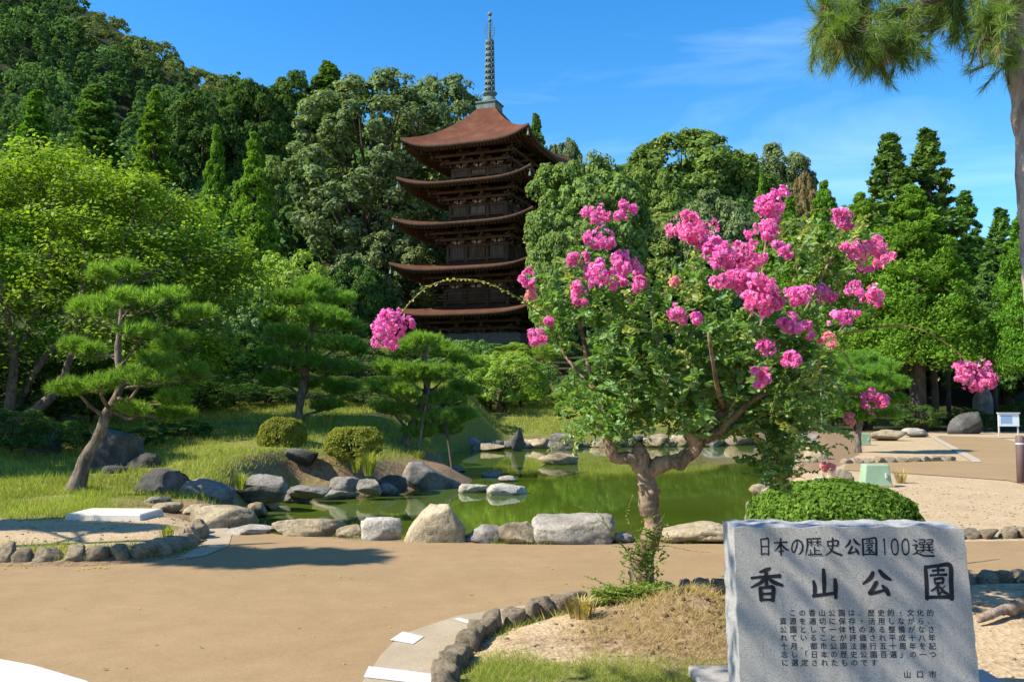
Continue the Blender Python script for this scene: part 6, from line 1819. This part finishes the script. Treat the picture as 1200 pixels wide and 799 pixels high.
# ------------------------------------------------------------------ clipped shrubs
def clipped(px0, px1, pyt, pyb, zb, label, mat, seed, n=9000, leaf=0.022, flat=0.7, wide_depth=0.9, rough=0.05):
    rng = np.random.default_rng(seed)
    b = g((px0 + px1) / 2, pyb, zb)
    w = (px1 - px0) / FPX * b.y / 2; h = at(px0, pyt, b.y + w * 0.5).z - zb
    yc = b.y + w * wide_depth * 0.85
    root = empty('clipped_shrub', ((px0 + px1) / 2 / 1.0 * 0 + at((px0 + px1) / 2, pyb, yc).x, yc, zb), 0, label, 'shrub')
    d = ball(rng, n); d[:, 2] = np.abs(d[:, 2]) * rng.choice([1, 1, 1, 1, -0.5], n)
    e = flat
    sup = np.sign(d) * np.abs(d) ** e; sup /= (np.linalg.norm(sup, axis=1)[:, None] ** 0.55)
    k = rng.uniform(0.86, 1.03, n)
    nz = np.array([mnoise.noise(Vector(q) * 3.0 + Vector((seed, 0, 0))) for q in d])
    p = sup * (k + rough * 2 * nz)[:, None] * np.array([w * 0.92, w * wide_depth, h * 0.55]) + np.array([0, 0, h * 0.45])
    nn = d + rng.normal(size=d.shape) * 0.55
    v, f = leaf_quads(p, nn, leaf * rng.uniform(0.7, 1.3, n), 0.6, None, 0.2, rng)
    link('foliage', np_mesh('foliage', v, f, M[mat]), root)
    m = MB()
    for a in range(16):
        q = ball(rng, 1)[0]; q[2] = abs(q[2]) + 0.3; q = q / np.linalg.norm(q)
        e_ = q * np.array([w * 0.75, w * wide_depth * 0.75, h * 0.8])
        m.tube([(q[0] * 0.05, q[1] * 0.05, -0.05), e_ * 0.5 + np.array([0, 0, 0.03]), e_], [0.02, 0.013, 0.006], 5)
    m.build('branches', M['bark_dark'], root, True)
    return root
clipped(301, 361, 489, 533, 0.42, 'round clipped shrub, left of the pair on the grass bank', 'leaf_clipped', 41, 16000, 0.026)
clipped(379, 452, 500, 540, 0.35, 'wider flat topped clipped shrub, right of the pair on the bank', 'leaf_clipped', 42, 16000, 0.026, 0.55)
clipped(868, 1084, 566, 652, 0.02, 'bright green domed azalea behind the inscribed stone', 'leaf_dome', 43, 28000, 0.025, 0.85, 0.8, 0.05)
clipped(648, 684, 470, 489, 1.0, 'small rounded clipped shrub on the far bank below the gate', 'leaf_azalea', 44, 5000, 0.05)

# ------------------------------------------------------------------ grass and dry litter
def blades(name, label, x, y, hgt, wid, mat, seed, lean=0.45):
    rng = np.random.default_rng(seed)
    N = len(x); z = H(x, y)
    a = rng.uniform(0, 6.283, N); h = hgt * rng.uniform(0.5, 1.4, N)
    w = wid * rng.uniform(0.6, 1.3, N)
    ln = rng.normal(size=(N, 2)) * lean * h[:, None]
    v = np.empty((N, 3, 3))
    v[:, 0] = np.stack([x - np.cos(a) * w / 2, y - np.sin(a) * w / 2, z - 0.01], axis=1)
    v[:, 1] = np.stack([x + np.cos(a) * w / 2, y + np.sin(a) * w / 2, z - 0.01], axis=1)
    v[:, 2] = np.stack([x + ln[:, 0], y + ln[:, 1], z + h], axis=1)
    o = link(name, np_mesh(name, v.reshape(-1, 3), np.arange(N * 3).reshape(N, 3), M[mat]))
    return tag(o, label, 'grass', kind='stuff')
def scatter(n, x0, x1, y0, y1, seed, dens=None, patch=0.0, ps=0.9):
    rng = np.random.default_rng(seed)
    x = rng.uniform(x0, x1, n); y = y0 + (y1 - y0) * rng.random(n)
    keep = sdf(POND, x, y) > 0.45
    if dens is not None: keep &= rng.random(n) < dens(x, y)
    if patch:
        nz = np.array([mnoise.noise(Vector((a * ps, b_ * ps, seed))) for a, b_ in zip(x, y)])
        keep &= nz > patch - 0.5 + rng.normal(size=n) * 0.12
    return x[keep], y[keep]
x, y = scatter(150000, -13, 1.5, 12.2, 36, 51, lambda a, b_: sst(-2.2, -3.4, a - np.clip(b_ - 18, 0, 30) * 0.16) * sst(12.2, 13.4, b_), 0.22, 0.8)
blades('grass', 'green grass on the sloping left bank', x, y, 0.1, 0.016, 'grass', 52)
x, y = scatter(50000, -9, 9, 36, 50, 53, None, 0.3, 0.5)
blades('grass', 'grass on the far bank below the pagoda', x, y, 0.16, 0.03, 'grass', 54)
x, y = scatter(42000, -8.5, -4.6, 10.2, 14.0, 55, lambda a, b_: np.maximum(sst(10.6, 11.8, b_), 0.0) * sst(-4.7, -5.6, a), 0.3, 1.4)
blades('grass', 'yellowish grass patch at the left edge beside the pale slab', x, y, 0.07, 0.009, 'grass', 56)
x, y = scatter(26000, -8, -3.0, 8.0, 9.3, 57, lambda a, b_: (sdf(LEFT_BED, a, b_) < -0.12) * sst(9.3, 8.7, b_), 0.52, 1.6)
blades('grass', 'thin grass behind the kerb stones of the left bed', x, y, 0.06, 0.007, 'grass', 58)
x, y = scatter(36000, -0.3, 1.6, 4.3, 5.6, 59, lambda a, b_: (sdf(RIGHT_BED, a, b_) < -0.12) * sst(5.5, 5.0, b_ + 0.2 * a), 0.3, 2.4)
blades('grass', 'short green and yellow grass at the front of the near bed', x, y, 0.035, 0.004, 'grass', 60, 0.8)
x, y = scatter(26000, -0.2, 2.0, 4.4, 6.6, 61, lambda a, b_: (sdf(RIGHT_BED, a, b_) < -0.1) * np.exp(-(((a - 1.1) / 0.6) ** 2 + ((b_ - 5.8) / 0.6) ** 2)), 0.25, 4)
blades('dry_grass', 'dry brown grass litter heaped at the foot of the crape myrtle', x, y, 0.05, 0.005, 'grass_dry', 62, 1.3)
# tufts of long sedge on the bank
def sedge(px, py, zb, label, n, hgt, seed, mat='grass'):
    rng = np.random.default_rng(seed); b = g(px, py, zb)
    a = rng.uniform(0, 6.283, n); h = hgt * rng.uniform(0.5, 1.1, n); o = rng.uniform(0.2, 0.8, n) * h
    w = 0.012
    V_ = np.empty((n, 5, 3)); d = np.stack([np.cos(a), np.sin(a)], axis=1); s = np.stack([-np.sin(a), np.cos(a)], axis=1) * w / 2
    r0 = rng.uniform(0, 0.08, n)[:, None]
    z0 = np.zeros(n)
    def pt(rad, z, sd): return np.concatenate([d * rad + s * sd, z[:, None]], axis=1)
    V_[:, 0] = pt(r0, z0 - 0.02, -1); V_[:, 1] = pt(r0, z0 - 0.02, 1); V_[:, 2] = pt(r0 + (o * 0.45)[:, None], h * 0.75, 1); V_[:, 3] = pt(r0 + (o * 0.45)[:, None], h * 0.75, -1); V_[:, 4] = pt(r0 + o[:, None], h * 0.9, 0)
    i = np.arange(n)[:, None] * 5
    me = np_mesh('sedge_tuft', V_.reshape(-1, 3), [i + np.array([0, 1, 2, 3]), i + np.array([3, 2, 4])], M[mat])
    tag(link('sedge_tuft', me, None, (b.x, b.y, zb)), label, 'plant')
sedge(385, 507, 0.75, 'long bladed plant behind the gap of the two clipped shrubs', 70, 0.55, 71)
sedge(365, 505, 0.8, 'long bladed plant right of the pine trunk on the bank', 50, 0.5, 72)
sedge(432, 556, 0.12, 'tuft of tall grass beside the wide clipped shrub', 160, 0.5, 73)
sedge(418, 552, 0.15, 'tuft of grass at the left of the tall tuft by the cove', 110, 0.32, 74)
sedge(488, 545, 0.0, 'grass tuft above the sloping rock', 160, 0.4, 75)
sedge(282, 572, 0.1, 'dark green tuft between the boulders of the cove', 110, 0.28, 76)
sedge(680, 722, 0.08, 'brown dry grass tuft inside the near kerb left of the trunk', 150, 0.14, 77, 'grass_dry')
sedge(1056, 566, 0.0, 'dry grass tuft beside the pale green box', 70, 0.3, 78, 'grass_dry')
sedge(195, 628, 0.09, 'small weed tuft at the tip of the left bed', 60, 0.14, 79)
# scattered fallen leaves and pebbles on the gravel
rngp = np.random.default_rng(90)
px_, py_ = scatter(5000, -7.5, 8, 3.8, 16, 91, lambda a, b_: ((sdf(LEFT_BED, a, b_) < -0.15) | (sdf(RIGHT_BED, a, b_) < -0.15) | (sdf(GRAVEL_R, a, b_) < -0.2)) * 1.0)
v0, f0 = ico(1)
s = rngp.uniform(0.006, 0.018, len(px_))
pv = (v0[None] * s[:, None, None] * np.array([1.2, 1, 0.6]) + np.stack([px_, py_, H(px_, py_) + 0.003], axis=1)[:, None, :]).reshape(-1, 3)
pf = (f0[None] + (np.arange(len(px_)) * len(v0))[:, None, None]).reshape(-1, 3)
tag(link('pebbles', np_mesh('pebbles', pv, pf, M['stone_tan'])), 'loose pebbles strewn over the gravel and soil', 'pebbles', kind='stuff')

# weeds in the joints of the stones, and litter blown against the kerbs
def along(pxs, n, spread, seed, z=0.0):
    r = np.random.default_rng(seed); P = poly(pxs, z)
    i = r.integers(0, len(P) - 1, n); t = r.random(n)[:, None]
    q = P[i] * (1 - t) + P[i + 1] * t + r.normal(size=(n, 2)) * spread
    k = np.array([mnoise.noise(Vector((a * 2.2, b_ * 2.2, seed))) for a, b_ in q]) > 0.05
    return q[k, 0], q[k, 1]
x, y = along([(322, 627), (430, 632), (545, 635), (625, 637), (720, 637), (770, 636), (860, 636)], 2600, 0.05, 95)
blades('grass', 'weeds growing between the boulders along the path', x, y, 0.06, 0.006, 'grass', 96, 0.6)
x, y = along([(0, 657), (100, 657), (170, 653), (205, 645), (228, 633)], 3500, 0.07, 97)
blades('grass', 'weeds growing between the kerb stones of the left bed', x, y, 0.07, 0.006, 'grass', 98, 0.6)
x, y = along([(545, 770), (575, 747), (620, 731), (675, 717), (730, 709), (790, 706), (850, 699)], 2600, 0.06, 99)
blades('grass', 'weeds behind the kerb stones of the near bed', x, y, 0.05, 0.005, 'grass', 100, 0.7)
def litter(x, y, z, seed, label):
    r = np.random.default_rng(seed); n = len(x)
    p = np.stack([x, y, np.full(n, z) + r.uniform(0.002, 0.008, n)], axis=1)
    v, f = leaf_quads(p, np.array([0, 0, 1.0]) + r.normal(size=(n, 3)) * 0.25, 0.017 * r.uniform(0.5, 1.4, n), 0.5, None, 0.2, r)
    tag(link('leaf_litter', np_mesh('leaf_litter', v, f, M['grass_dry'])), label, 'leaves', kind='stuff')
x, y = along([(0, 666), (100, 666), (172, 662), (207, 654), (231, 642), (246, 632)], 420, 0.07, 101)
litter(x, y, 0.006, 102, 'dry leaves blown along the left kerb')
x, y = along([(530, 790), (545, 766), (570, 740), (615, 725), (670, 712), (725, 704), (790, 700), (850, 693)], 500, 0.06, 103)
litter(x, y, 0.013, 104, 'dry leaves blown along the near kerb')
r_ = np.random.default_rng(105)
x = r_.uniform(-4, 4, 110); y = r_.uniform(4.8, 9.4, 110); k = (sdf(RIGHT_BED, x, y) > 0.1) & (sdf(LEFT_BED, x, y) > 0.1)
litter(x[k], y[k], 0.006, 106, 'a few dry leaves scattered over the open path')

# clods of soil at the foot of the crape myrtle
r_ = np.random.default_rng(107)
x = r_.normal(1.2, 0.4, 260); y = r_.normal(5.9, 0.4, 260); k = sdf(RIGHT_BED, x, y) < -0.15; x = x[k]; y = y[k]
s_ = 0.004 + 0.015 * r_.random(len(x)) ** 3
v0, f0 = ico(1)
jit = 1 + 0.35 * r_.normal(size=(len(x), len(v0), 1)).clip(-1, 1)
pv = (v0[None] * jit * s_[:, None, None] + np.stack([x, y, H(x, y) + s_ * 0.3], axis=1)[:, None, :]).reshape(-1, 3)
pf = (f0[None] + (np.arange(len(x)) * len(v0))[:, None, None]).reshape(-1, 3)
M['soil'] = concrete_mat('soil', (0.085, 0.055, 0.033), (0.17, 0.115, 0.07))
tag(link('soil_clods', np_mesh('soil_clods', pv, pf, M['soil'])), 'crumbly brown soil clods at the foot of the crape myrtle', 'soil', kind='stuff')
